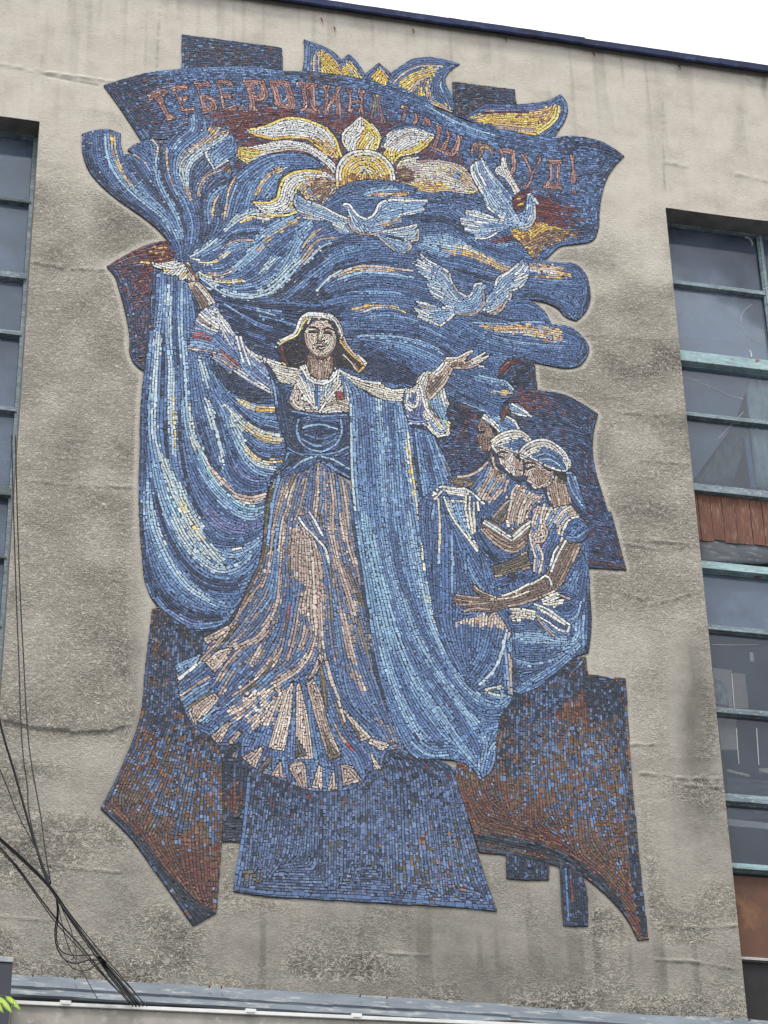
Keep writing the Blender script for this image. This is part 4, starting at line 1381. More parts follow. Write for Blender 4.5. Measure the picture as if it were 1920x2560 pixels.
# ------------------------------------------------------------------ the mosaic: palettes (as they look in daylight, 0-255)
PAL = {
 'nv': [(42,62,102),(36,54,90),(50,72,116),(42,58,92)],
 'nvb': [(38,60,100),(48,74,122),(34,54,90),(56,84,134)],
 'nvs': [(34,56,96)]*6+[(44,70,112)]*3+[(70,112,168),(90,60,66)],
 'nvm': [(36,42,66)]*4+[(40,56,90)]*2+[(84,56,68),(70,66,84),(60,100,140),(110,70,74)],
 'bl': [(56,90,146),(64,102,160),(50,80,132),(74,112,170),(60,92,140)],
 'bld': [(42,66,108),(52,80,128),(60,92,144),(36,54,88)],
 'blm': [(58,86,140),(72,102,158),(88,116,168),(66,80,132),(80,124,172)],
 'mb': [(86,128,182),(76,116,172),(100,142,192),(66,104,160)],
 'lb': [(120,158,198),(108,146,190),(134,170,204),(96,134,182)],
 'lbp': [(140,160,190),(176,166,170),(96,120,170),(110,140,186)],
 'lc': [(112,156,194),(124,166,202),(98,140,184),(136,174,204),(86,126,172)],
 'cy': [(130,176,200),(116,162,192),(148,188,206)],
 'sk': [(158,184,204),(172,190,206),(148,176,202),(180,196,204)],
 'sw': [(172,190,200),(184,194,194),(176,192,198),(160,182,200),(196,200,192)],
 'wc': [(186,198,190),(172,194,196),(196,202,186),(156,182,196)],
 'wy': [(220,216,196),(226,206,140),(232,226,208),(206,200,186),(222,184,90)],
 'yw': [(206,188,136),(214,200,160),(206,204,186),(204,170,104),(170,180,188)],
 'wh': [(228,224,214),(214,210,202),(236,234,226),(200,204,206)],
 'cw': [(216,208,190),(224,216,200),(204,194,178),(230,224,212),(190,184,180)],
 'wp': [(204,190,178),(194,172,160),(212,198,186),(184,162,150)],
 'wm': [(222,218,208),(196,186,182),(226,206,150),(206,200,196),(180,160,156)],
 'pk': [(182,164,154),(170,150,142),(192,176,166),(160,140,130),(198,184,174),(172,146,138)],
 'ol': [(112,104,88),(100,94,80),(124,112,94),(96,86,76)],
 'olb': [(96,92,82),(84,76,66),(110,96,86),(90,98,112),(120,100,88)],
 'ma': [(100,46,52),(112,54,58),(86,40,50),(122,62,62)],
 'mal': [(98,52,60),(112,60,66),(86,48,62),(70,64,96),(128,84,84),(100,80,92),(60,80,128)],
 'mah': [(96,48,50),(70,44,52),(46,42,54),(150,90,60)],
 'may': [(100,46,50),(112,54,54),(100,46,50),(216,164,70)],
 'ye': [(224,184,74),(232,198,96),(212,168,62),(228,204,124)],
 'yo': [(220,180,80),(200,160,100),(226,196,110),(178,140,120),(206,180,150),(150,110,96)],
 'oy': [(218,178,82),(196,152,72),(226,194,104),(176,130,66),(150,100,60)],
 'oc': [(196,166,130),(210,180,126),(180,150,140),(168,170,184),(218,184,100),(150,120,112),(120,146,186)],
 'ob': [(110,82,72),(140,110,84),(90,64,62),(168,134,100),(120,100,92)],
 'rd': [(168,84,78),(150,70,68),(182,112,102),(136,66,68)],
 'rb': [(112,72,58),(100,62,52),(124,82,64),(94,58,52),(106,58,52),(86,66,56)],
 'ro': [(136,82,64)], 
 'rod': [(114,76,60),(104,72,56),(122,88,64),(94,70,56),(112,66,56),(100,84,66),(80,76,78)]*2+[(92,118,162)],
 'bn': [(56,92,150),(66,106,166),(48,78,128),(84,126,184),(60,84,136),(42,64,106)],
 'nm': [(44,66,112)]*5+[(36,52,90)]*5+[(60,84,134)]*4+[(70,96,146),(84,56,74),(104,62,68)],
 'nd': [(32,44,66)]*4+[(38,54,80)]*4+[(50,70,106)]*2+[(66,90,134),(46,48,58)],
 'bd': [(40,56,90)]*3+[(66,92,140)]*3+[(80,108,156)]*2+[(52,72,114)]*2+[(90,62,58),(80,74,62)],
 'pd': [(70,93,140),(79,104,153),(63,84,127),(88,113,160),(57,75,115),(72,93,135)]*4+[(43,54,79),(86,79,59),(46,59,86)],  # pedestal blues (pd, pdd, pds) darkened to stand in for weaker light low down
 'pdd': [(47,65,102),(38,52,82),(61,84,128),(73,98,144),(31,42,63),(54,73,112)]*3+[(105,56,52)],
 'pds': [(73,99,145),(84,109,158),(66,88,133),(97,120,165)]*3+[(93,84,59),(135,97,90),(81,73,54)],
 'cb': [(70,108,164),(62,96,150),(84,124,178),(74,110,168)],
 'mx': [(114,76,60),(104,72,56),(98,82,64),(122,88,64),(68,94,142),(80,108,156),(54,72,110),(92,118,162),(96,86,72),(60,80,120)],
 'lv': [(122,134,180),(106,120,172),(142,154,192),(90,108,162)],
 'dv': [(132,160,198),(116,146,190),(158,182,208),(100,130,178),(184,200,214)],
 'sb': [(156,140,134),(142,130,132),(84,104,148),(76,98,142),(96,112,150),(68,88,130),(104,114,146)],
 'ch': [(44,50,64),(38,44,58),(54,60,74),(50,54,62)],
 'chb': [(44,52,70),(56,68,92),(38,44,58),(66,80,106)],
 'pu': [(96,108,168),(84,96,154),(112,122,178),(78,92,146)],
 'tx': [(168,120,112),(150,106,100),(184,140,128),(136,96,96)],
 'txd': [(140,100,98),(106,106,112),(160,120,104),(190,164,110),(122,90,92)],
 'hr': [(42,42,52),(52,48,56),(36,38,50),(66,54,50),(46,46,60)],
 'dk': [(44,38,42),(54,44,44),(36,34,40)],
 'br': [(112,82,70),(98,72,62),(126,92,78)],
 'ls': [(206,186,168),(192,168,150),(180,152,136),(214,198,182)],
 'ds': [(126,108,98),(114,98,88),(138,118,106),(118,100,90)],
 'dsk': [(146,122,112),(158,134,122),(130,108,100),(170,146,132)],
 'lk': [(176,152,136),(164,140,124),(188,166,150),(152,128,114)],
 'fc': [(232,208,192),(226,198,182),(236,214,200),(220,192,176)],
 'fc2': [(214,194,182),(204,182,168),(222,206,194),(190,166,152)],
}
PNAMES = list(PAL); PIDX = {n: i for i, n in enumerate(PNAMES)}
FR = {'A': (0, 0), 'B': (640, 0), 'C': (1280, 0), 'D': (0, 640), 'E': (640, 640), 'F': (1280, 640), 'G': (0, 1280), 'H': (640, 1280),
      'I': (1280, 1280), 'J': (0, 1920), 'K': (640, 1920), 'L': (1280, 1920)}
FR = {k: (v[0], v[1], 640/1659) for k, v in FR.items()}
FR.update({'a': (340, 80, 500/1659), 'b': (740, 80, 500/1659), 'c': (1100, 180, 500/1659), 'd': (560, 280, 500/1659),
           'e': (640, 740, 400/1659), 'f': (340, 600, 400/1659), 'g': (1000, 600, 400/1659), 'h': (900, 860, 400/1659),
           'i': (1080, 1000, 400/1659), 'j': (1080, 1340, 400/1659), 'k': (420, 1480, 600/1659), 'l': (340, 1000, 400/1475)})
def wall_uv(px, py):
    x, y, z = P3(px, py); return (x/MM, -z/MM)
def parse_pts(txts):
    out = []
    for t in txts:
        fr = t[0]; ox, oy, sc = FR[fr]
        for p in t[1:].split():
            x, y = p.split(','); out.append(wall_uv(ox+float(x)*sc, oy+float(y)*sc))
    return out
ITEMS = []
for ln in ART.strip().split('\n'):
    ln = ln.strip()
    if not ln or ln[0] == '#': continue
    head, *rest = ln.split('|')
    ITEMS.append((head.split(), parse_pts(rest)))
allp = np.array([p for h, pts in ITEMS if h[0] == 'P' for p in pts])
U0, V0 = np.floor(allp.min(0))-6; U1, V1 = np.ceil(allp.max(0))+6
W, H = int(U1-U0), int(V1-V0)
for i, (h, pts) in enumerate(ITEMS):
    ITEMS[i] = (h, [(p[0]-U0, p[1]-V0) for p in pts])
REG = np.zeros((H, W), np.uint8); PALC = np.zeros((H, W), np.uint8)
RN = RNG.random((H, W)).astype(np.float32)
JX = RNG.standard_normal((H, W)).astype(np.float32); JY = RNG.standard_normal((H, W)).astype(np.float32)
def fill_mask(poly):
    x0 = max(0, int(poly[:, 0].min())-2); x1 = min(W, int(poly[:, 0].max())+3)
    y0 = max(0, int(poly[:, 1].min())-2); y1 = min(H, int(poly[:, 1].max())+3)
    M = np.zeros((max(1, y1-y0), max(1, x1-x0)), bool)
    xa, ya = poly[:, 0], poly[:, 1]; xb, yb = np.roll(xa, -1), np.roll(ya, -1)
    for r in range(M.shape[0]):
        y = y0+r+0.5
        k = (ya <= y) != (yb <= y)
        if not k.any(): continue
        xs = np.sort(xa[k]+(y-ya[k])*(xb[k]-xa[k])/(yb[k]-ya[k]))
        for q in range(0, len(xs)-1, 2):
            a = int(math.ceil(xs[q]-0.5))-x0; b = int(math.floor(xs[q+1]-0.5))-x0+1
            M[r, max(0, a):max(0, b)] = True
    return M, x0, y0
WIDE = {n: 1.45 for n in ('sk', 'lb', 'mb', 'wy', 'cy', 'yw', 'lc', 'sw')}
WIDE.update({'nv': 0.8, 'wh': 1.4, 'sk': 1.75, 'lb': 1.7})
WIDE.update(pk=1.45)
WIDE.update({n: 1.3 for n in ('oc', 'cw', 'wp', 'bl', 'ye', 'yo', 'wm')})
REGS = []          # dicts: path, pitch, lines, guides, strokes, poly
cur = 0
for h, pts in ITEMS:
    k = h[0]
    if k == 'P':
        poly = spline(pts, True, 6.0)
        M, x0, y0 = fill_mask(poly)
        cur = len(REGS)+1
        REGS.append(dict(path=h[1], pitch={8.0: 6.1, 8.5: 6.0, 7.5: 6.0, 7.0: 5.7, 6.5: 5.3, 6.0: 5.0, 5.0: 4.6, 4.0: 3.7}[float(h[3])], lines=[], guides=[], strokes=[], poly=poly, base=h[2]))
        sl = (slice(y0, y0+M.shape[0]), slice(x0, x0+M.shape[1]))
        REG[sl][M] = cur; PALC[sl][M] = PIDX[h[2]]
    elif k == 'Q':
        poly = spline(pts, True, 6.0); s = float(h[2])
        M, x0, y0 = fill_mask(poly)
        pad = int(s*2.5)+2
        xa, ya = max(0, x0-pad), max(0, y0-pad); xb, yb = min(W, x0+M.shape[1]+pad), min(H, y0+M.shape[0]+pad)
        big = np.zeros((H if False else yb-ya, xb-xa), bool); big[y0-ya:y0-ya+M.shape[0], x0-xa:x0-xa+M.shape[1]] = M
        yy, xx = np.mgrid[0:yb-ya, 0:xb-xa]
        jy = np.clip((yy+s*JY[ya:yb, xa:xb]).astype(int), 0, yb-ya-1); jx = np.clip((xx+s*JX[ya:yb, xa:xb]).astype(int), 0, xb-xa-1)
        mm = big[jy, jx] & (REG[ya:yb, xa:xb] == cur)
        PALC[ya:yb, xa:xb][mm] = PIDX[h[1]]
    elif k == 'S':
        w = [float(a) for a in h[2].split(':')]
        if len(w) == 1: w = w*2
        if h[1] == 'nv' and REGS[cur-1]['path'] in ('billowing_cloth', 'curtain') and random.random() < 0.6: h = [h[0], 'nvb']+h[2:]
        w = [a*WIDE.get(h[1], 1.1) for a in w]
        pl = spline(pts, False, 3.0)
        n = len(pl)
        if REGS[cur-1]['path'] != 'red_banner' or h[1] in ('ch', 'chb', 'bld'): REGS[cur-1]['guides'].append((pl, 1.0)); REGS[cur-1]['strokes'].append(pl)
        for q, (x, y) in enumerate(pl):
            t = q/max(1, n-1); r = 0.5*(w[0]+(w[1]-w[0])*t)*1.12
            e = min(1.0, 0.35+2.5*min(t, 1-t)*2); r = max(2.2, r*e)      # strokes taper to their ends
            R = int(r*1.4)+2
            xa, ya = int(x)-R, int(y)-R
            if xa < 0 or ya < 0 or xa+2*R+1 >= W or ya+2*R+1 >= H: continue
            sl = (slice(ya, ya+2*R+1), slice(xa, xa+2*R+1))
            yy, xx = np.ogrid[ya:ya+2*R+1, xa:xa+2*R+1]
            d = np.sqrt((xx-x)**2+(yy-y)**2)
            mm = (d < r*(0.75+0.5*RN[sl])) & (REG[sl] == cur)
            PALC[sl][mm] = PIDX[h[1]]
    elif k == 'L':
        pl = spline(pts, False, 2.5)
        REGS[cur-1]['lines'].append((pl, float(h[2]), PIDX[h[1]])); REGS[cur-1]['guides'].append((pl, 1.2))
    elif k == 'F':
        pl = spline(pts, False, 6.0)
        REGS[cur-1]['guides'].append((pl, 1.6))
print('canvas', W, H, 'regions', len(REGS), round(time.time()-T0, 1))
# orientation of the rows, per region, on a coarse grid
CELL = 5
def field(rid):
    R = REGS[rid-1]
    ys, xs = np.nonzero(REG == rid)
    if len(xs) == 0: return None
    x0, x1, y0, y1 = xs.min(), xs.max(), ys.min(), ys.max()
    gx = np.arange(x0, x1+CELL+1, CELL); gy = np.arange(y0, y1+CELL+1, CELL)
    GX, GY = np.meshgrid(gx, gy)
    px, py, c2, s2, ww = [], [], [], [], []
    gl = list(R['guides'])
    pc = np.vstack([R['poly'], R['poly'][:1]])
    gl.append((pc, 0.3 if len(R['guides']) else 1.0))
    for pl, w in gl:
        d = np.diff(pl, axis=0); mid = 0.5*(pl[1:]+pl[:-1]); L = np.hypot(d[:, 0], d[:, 1])+1e-6
        acc = 0.0
        for q in range(len(d)):
            acc += L[q]
            if acc >= 8 or q == len(d)-1:
                a = math.atan2(d[q, 1], d[q, 0])
                px.append(mid[q, 0]); py.append(mid[q, 1]); c2.append(math.cos(2*a)); s2.append(math.sin(2*a)); ww.append(w*min(acc, 12)/8); acc = 0.0
    px, py, c2, s2, ww = (np.array(a, np.float32) for a in (px, py, c2, s2, ww))
    C = np.zeros(GX.shape, np.float32); S = np.zeros(GX.shape, np.float32)
    fx = GX.astype(np.float32).ravel(); fy = GY.astype(np.float32).ravel()
    need = np.nonzero(np.array([REG[min(H-1, max(0, int(b))-0), min(W-1, int(a))] for a, b in zip(fx, fy)]) >= 0)[0]
    Cf, Sf = C.ravel(), S.ravel()
    for k in range(0, len(need), 4000):
        q = need[k:k+4000]
        d2 = (fx[q, None]-px[None])**2+(fy[q, None]-py[None])**2+16.0
        w = ww[None]/(d2*np.sqrt(d2))
        Cf[q] = w @ c2; Sf[q] = w @ s2
    th = 0.5*np.arctan2(Sf, Cf)
    return (int(x0), int(y0), GX.shape[1], GX.shape[0], np.cos(th).tolist(), np.sin(th).tolist())
REGB = REG.tobytes(); OCC = bytearray(W*H)
TESS = []          # (region, corners..., palette)
def cut(row, w, rid, pal, tl):
    n = len(row)
    if n < 3: return
    step = 2.5; i = 0; rowseed = random.randrange(1 << 20)
    first = True
    while i < n-1:
        ln = tl*random.choice((0.62, 0.8, 0.95, 1.05, 1.2, 1.45))
        if first: ln *= random.uniform(0.5, 1.0); first = False
        j = min(n-1, i+max(2, int(round(ln/step))))
        if n-1-j < 2: j = n-1
        x0, y0, a0, b0 = row[i]; x1, y1, a1, b1 = row[j]
        m = (i+j)//2
        jw = min(1.0, w/6.0)**1.3
        hw = w*0.5-random.uniform(0.30, 0.58)*jw
        g = 0.36*jw
        dx, dy = x1-x0, y1-y0; L = math.hypot(dx, dy)
        if L > 2.0:
            ux, uy = dx/L, dy/L
            jr = lambda: random.uniform(-0.35, 0.35)*jw
            TESS.append((rid, (x0+ux*g-b0*-hw+jr(), y0+uy*g+a0*-hw+jr()), (x1-ux*g-b1*-hw+jr(), y1-uy*g+a1*-hw+jr()),
                         (x1-ux*g-b1*hw+jr(), y1-uy*g+a1*hw+jr()), (x0+ux*g-b0*hw+jr(), y0+uy*g+a0*hw+jr()),
                         pal, row[m][0], row[m][1], rowseed))
        i = j
def stamp(row, w):
    k = max(3, int(w/0.8)); hs = w*0.5
    offs = [-hs+2*hs*q/k for q in range(k+1)]
    n = len(row)
    for i in range(n):
        x, y, a, b = row[i]
        if i+1 < n:
            x2, y2 = row[i+1][0], row[i+1][1]
            xs = ((x, y), ((x+x2)*0.5, (y+y2)*0.5))
        else: xs = ((x, y),)
        for (p, q) in xs:
            for o in offs:
                ix = int(p-b*o); iy = int(q+a*o)
                if 0 <= ix < W and 0 <= iy < H: OCC[iy*W+ix] = 1
def free(x, y, a, b, w, rid):
    o = w*0.4
    for s in (0.0, -o, o):
        ix = int(x-b*s); iy = int(y+a*s)
        if ix < 0 or iy < 0 or ix >= W or iy >= H: return False
        k = iy*W+ix
        if REGB[k] != rid or OCC[k]: return False
    return True
def row_from(x, y, F, rid, w, maxn=160):
    fx0, fy0, nx, ny, fc, fs = F
    def dirat(x, y):
        i = int((x-fx0)/CELL+0.5); j = int((y-fy0)/CELL+0.5)
        i = 0 if i < 0 else (nx-1 if i >= nx else i); j = 0 if j < 0 else (ny-1 if j >= ny else j)
        k = j*nx+i; return fc[k], fs[k]
    a, b = dirat(x, y)
    if not free(x, y, a, b, w, rid): return None
    sides = []
    for sg in (1, -1):
        da, db = a*sg, b*sg; px, py = x, y; pts = []
        for _ in range(maxn):
            px += da*2.5; py += db*2.5
            c, s = dirat(px, py)
            if c*da+s*db < 0: c, s = -c, -s
            if c*da+s*db < 0.55: break
            c = 0.5*c+0.5*da; s = 0.5*s+0.5*db; l = math.hypot(c, s); da, db = c/l, s/l
            if not free(px, py, da, db, w, rid): break
            pts.append((px, py, da*sg, db*sg))
        sides.append(pts)
    return sides[1][::-1]+[(x, y, a, b)]+sides[0]
def rowify(pl):
    out = []
    for i in range(len(pl)):
        d = pl[min(i+1, len(pl)-1)]-pl[max(i-1, 0)]; l = math.hypot(d[0], d[1])+1e-9
        out.append((float(pl[i][0]), float(pl[i][1]), d[0]/l, d[1]/l))
    return out
for rid in range(len(REGS), 0, -1):
    R = REGS[rid-1]; F = field(rid)
    if F is None: continue
    P = R['pitch']; tl = P*1.75
    # 1. the drawn rows
    for pl, w, pal in R['lines']:
        run = []
        for q in rowify(pl)+[None]:
            if q is not None and free(q[0], q[1], q[2], q[3], w*0.7, rid): run.append(q)
            else:
                if len(run) >= 3: cut(run, w, rid, pal, w*1.9); stamp(run, w)
                run = []
    # 2. rows along the strokes, then their neighbours, then whatever is left
    queue = []
    def lay(x, y, w, minn):
        row = row_from(x, y, F, rid, w)
        if row is None or len(row) < minn: return
        cut(row, w, rid, -1, tl); stamp(row, w)
        for i in range(2, len(row), 5):
            x, y, a, b = row[i]
            queue.append((x-b*w*1.02, y+a*w*1.02)); queue.append((x+b*w*1.02, y-a*w*1.02))
    for w, minn, stp in ((P, 4, 3), (P*0.72, 3, 2), (P*0.5, 3, 2)):
        if w == P:
            for pl in R['strokes']:
                for q in range(2, len(pl), 6):
                    lay(float(pl[q][0]), float(pl[q][1]), w, minn)
                    while queue and len(queue) < 0: pass
        while queue:
            x, y = queue.pop(0); lay(x, y, w, minn)
        ys, xs = np.nonzero(REG[::stp, ::stp] == rid)
        for y, x in zip((ys*stp).tolist(), (xs*stp).tolist()):
            if OCC[y*W+x]: continue
            lay(x+0.5, y+0.5, w, minn)
            while queue:
                qx, qy = queue.pop(0); lay(qx, qy, w, minn)
# 3. grow each tile into the empty mortar beside it, as a mosaicist cuts pieces to fit
def grow():
    for i, t in enumerate(TESS):
        rid = t[0]; c = [list(p) for p in t[1:5]]
        for e in range(4):
            a, b = c[e], c[(e+1) % 4]; o = c[(e+2) % 4]
            dx, dy = b[0]-a[0], b[1]-a[1]; L = math.hypot(dx, dy)
            if L < 1.5: continue
            nx_, ny_ = dy/L, -dx/L
            if (o[0]-a[0])*nx_+(o[1]-a[1])*ny_ > 0: nx_, ny_ = -nx_, -ny_
            got = 0.0
            for st in (0.9, 1.6, 2.3, 3.0, 3.7):
                ok = True
                for f in (0.15, 0.5, 0.85):
                    ix = int(a[0]+dx*f+nx_*(st+0.45)); iy = int(a[1]+dy*f+ny_*(st+0.45)); k = iy*W+ix
                    if ix < 0 or iy < 0 or ix >= W or iy >= H or REGB[k] != rid or OCC[k]: ok = False; break
                if not ok: break
                got = st
            if got:
                m = int(L/0.9)+1
                for q in range(m+1):
                    for st in (0.5, 1.3, 2.1, 2.9, 3.7):
                        if st > got+0.5: break
                        ix = int(a[0]+dx*q/m+nx_*st); iy = int(a[1]+dy*q/m+ny_*st)
                        if 0 <= ix < W and 0 <= iy < H: OCC[iy*W+ix] = 1
                for p in (a, b): p[0] += nx_*got; p[1] += ny_*got
        TESS[i] = (rid, tuple(c[0]), tuple(c[1]), tuple(c[2]), tuple(c[3]))+t[5:]
grow()
print('tesserae', len(TESS), round(time.time()-T0, 1))

# ------------------------------------------------------------------ mosaic meshes
def m_tessera():
    m, nt, b = mat('glass_tile')
    at = N(nt, 'ShaderNodeAttribute'); at.attribute_name = 'tile'
    v = coords(nt)
    n = noise(nt, v, 60.0, 3.0)
    col = mixc(nt, 0.35, at.outputs['Color'], ramp(nt, n, [(0.3, 0.55), (0.7, 1.25)]), 'MULTIPLY')
    grime = noise(nt, v, 1.6, 6.0, 0.65)
    col = mixc(nt, ramp(nt, grime, [(0.45, 0.0), (0.75, 0.22)]), col, (0.16, 0.155, 0.14))
    nt.links.new(col, b.inputs['Base Color'])
    nt.links.new(ramp(nt, n, [(0.3, 0.24), (0.7, 0.62)]), b.inputs['Roughness'])
    b.inputs['Specular IOR Level'].default_value = 0.35
    return m
def m_grout():
    m, nt, b = mat('grout'); v = coords(nt)
    nt.links.new(ramp(nt, noise(nt, v, 12.0), [(0.3, (0.028, 0.031, 0.040)), (0.7, (0.062, 0.066, 0.076))]), b.inputs['Base Color'])
    b.inputs['Roughness'].default_value = 0.95
    return m
M_TILE, M_GROUT = m_tessera(), m_grout()
def tile_rgb(n):
    c = s2l(PAL[n]); g = (c @ np.array([0.3, 0.55, 0.15]))[:, None]
    blue = np.clip((c[:, 2:3]-c[:, 0:1])/(c[:, 2:3]+1e-4), 0, 1)
    c = g+(c-g)*(0.93-0.30*blue)
    c = c*(np.array([1, 1, 1])+blue*np.array([-0.05, 0.02, 0.0]))
    c = c*(0.95+(0.26+0.26*blue)*np.clip(g/0.10, 0, 1))+0.006
    return np.minimum(c, 0.82)
PLIN = [tile_rgb(n) for n in PNAMES]
DASHED = {PIDX[n] for n in ('nd', 'bd', 'pd', 'pdd', 'pds', 'rod', 'nm', 'nvs', 'nvm', 'mal', 'may', 'oc', 'yo', 'wm', 'wy', 'yw', 'bn', 'mx')}
def uvY(u, v): return ((u+U0)*MM, -(v+V0)*MM)
def tile_geo(ts):
    n = len(ts); V = np.zeros((n, 8, 3)); Cc = np.zeros((n, 3))
    for i, t in enumerate(ts):
        c = np.array(t[1:5]); ctr = c.mean(0)
        top = ctr+(c-ctr)*0.965
        pal = t[5] if t[5] >= 0 else PALC[min(H-1, max(0, int(t[7]))), min(W-1, max(0, int(t[6])))]
        pl = PLIN[pal]; q = random.randrange(len(pl)) if (pal in DASHED or random.random() < 0.22) else (t[8]+pal*7919) % len(pl)
        Cc[i] = pl[q]*random.uniform(0.90, 1.11)
        h = random.uniform(-0.0012, 0.0012); tx, ty = random.gauss(0, 0.0013), random.gauss(0, 0.0013)
        for k in range(4):
            V[i, k] = ((c[k, 0]+U0)*MM, -0.002, -(c[k, 1]+V0)*MM)
            V[i, 4+k] = ((top[k, 0]+U0)*MM, -0.0128-h-(tx if k in (1, 2) else -tx)-(ty if k in (2, 3) else -ty), -(top[k, 1]+V0)*MM)
    return V, Cc
QF = np.array([(4, 5, 6, 7), (0, 1, 5, 4), (1, 2, 6, 5), (2, 3, 7, 6), (3, 0, 4, 7)])
def tile_mesh(name, ts):
    V, Cc = tile_geo(ts); n = len(ts)
    me = bpy.data.meshes.new(name)
    # make the top face look outwards (-Y)
    a = V[:, 5]-V[:, 4]; b = V[:, 7]-V[:, 4]; ny = a[:, 2]*b[:, 0]-a[:, 0]*b[:, 2]
    F = (np.arange(n)*8)[:, None, None]+QF[None]
    flip = ny > 0
    F[flip] = F[flip][:, :, ::-1]
    me.vertices.add(n*8); me.vertices.foreach_set('co', V.reshape(-1))
    me.loops.add(n*20); me.loops.foreach_set('vertex_index', F.reshape(-1).astype(np.int32))
    me.polygons.add(n*5); me.polygons.foreach_set('loop_start', np.arange(0, n*20, 4, dtype=np.int32))
    me.polygons.foreach_set('use_smooth', np.zeros(n*5, bool))
    me.update(calc_edges=True); me.validate()
    at = me.color_attributes.new('tile', 'FLOAT_COLOR', 'CORNER')
    cc = np.ones((n, 20, 4), np.float32); cc[:, :, :3] = Cc[:, None, :]
    at.data.foreach_set('color', cc.reshape(-1))
    me.materials.append(M_TILE)
    return me
def bed_mesh(name, rids):
    mb = MB(); st = 2
    ok = np.isin(REG, rids)[::st, ::st]
    for r in range(ok.shape[0]):
        line = ok[r]
        if not line.any(): continue
        d = np.diff(np.concatenate(([0], line.astype(np.int8), [0])))
        for a, b in zip(np.nonzero(d == 1)[0], np.nonzero(d == -1)[0]):
            x0, z1 = uvY(a*st, r*st); x1, z0 = uvY(b*st, (r+1)*st)
            k = len(mb.v)
            for (x, z) in ((x0, z0), (x1, z0), (x1, z1), (x0, z1)): mb.v.append((x, -0.0104, z))
            for (x, z) in ((x0, z0), (x1, z0), (x1, z1), (x0, z1)): mb.v.append((x, 0.004, z))
            for q in ((0, 1, 2, 3), (0, 4, 5, 1), (1, 5, 6, 2), (2, 6, 7, 3), (3, 7, 4, 0)): mb.f.append(tuple(k+p for p in q))
    me = bpy.data.meshes.new(name); me.from_pydata(mb.v, [], mb.f); me.update(); me.materials.append(M_GROUT)
    return me
mural = empty('mosaic_mural', (0, 0, 0), 'large blue glass mosaic of a dancing woman, doves and sun on the bare facade wall', 'mosaic')
by_reg = {}
for t in TESS: by_reg.setdefault(t[0], []).append(t)
# top-level parts: consecutive regions that share the first name belong to one figure; separate figures of a kind are split by hand
groups = []        # (part name, [region ids])
open_ = {}
for rid, R in enumerate(REGS, 1):
    top = R['path'].split('/')[0]
    single = top in ('backdrop_block', 'flame', 'red_banner', 'bird_beak')
    if top == 'dove':
        if rid-1 in open_.get('dove_last', []) and R['base'] == 'wh': groups[open_['dove']][1].append(rid); continue
        groups.append((top, [rid])); open_['dove'] = len(groups)-1; open_['dove_last'] = [rid]; continue
    if single: groups.append((top, [rid])); continue
    if top in open_: groups[open_[top]][1].append(rid)
    else: groups.append((top, [rid])); open_[top] = len(groups)-1
PART_LABEL = {'banner': 'blue and maroon ribbon with red mosaic lettering', 'pedestal': 'plain blue block under the skirt',
              'shawl': 'long pale blue shawl hanging from the woman\'s shoulder', 'curtain': 'striped blue drape held up by the raised hand'}
tess_objs = 0
for name, rids in groups:
    rids = [r for r in rids if r in by_reg]
    if not rids: continue
    bo = link(name, bed_mesh(name, rids), None, mural)
    if name in PART_LABEL: bo['label'] = PART_LABEL[name]
    subs = {}
    for r in rids:
        p = REGS[r-1]['path'].split('/')
        subs.setdefault((p[1] if len(p) > 1 else 'tesserae', r if len(p) > 1 else 0), []).extend(by_reg[r])
    for (sn, _), ts in subs.items():
        if name == 'pedestal':
            area = lambda t: abs((t[2][0]-t[1][0])*(t[4][1]-t[1][1])-(t[2][1]-t[1][1])*(t[4][0]-t[1][0]))
            ts = sorted(ts, key=lambda t: -area(t))
            for t in ts[:300]:
                me = tile_mesh('tessera', [t]); link('tessera', me, None, bo)
            ts = ts[300:]
        o = link(sn, tile_mesh(sn, ts), None, bo)
        if sn == 'tesserae': o['kind'] = 'stuff'
print('mosaic built', round(time.time()-T0, 1))
# ------------------------------------------------------------------ facade
def vnoise(x, z, s, seed):              # smooth value noise on the wall plane, s = cell size in metres
    r = np.random.default_rng(seed); G = r.random((257, 257))
    a = x/s+1000; b = z/s+1000; i = np.floor(a).astype(int); j = np.floor(b).astype(int); fa = a-i; fb = b-j
    fa = fa*fa*(3-2*fa); fb = fb*fb*(3-2*fb)
    g = lambda p, q: G[p % 257, q % 257]
    return (g(i, j)*(1-fa)+g(i+1, j)*fa)*(1-fb)+(g(i, j+1)*(1-fa)+g(i+1, j+1)*fa)*fb
XR = float(np.mean([P3(1671.6, 640)[0], P3(1739, 1280)[0], P3(1805.5, 1920)[0], P3(1875, 2540)[0]]))
XL = float(np.mean([P3(92.6, 303)[0], P3(62, 850)[0], P3(40.5, 1280)[0]]))
ZTL = P3(92.6, 303)[2]; ZTR = P3(1662, 519)[2]
ZTOP = P3(1280, 91)[2]
ZBOT = P3(960, 2575)[2]-0.6
REV = 0.24
print('XL %.2f XR %.2f ZTL %.2f ZTR %.2f ZTOP %.2f ZBOT %.2f cam %s f %.0f' % (XL, XR, ZTL, ZTR, ZTOP, ZBOT, CAM, FPX))
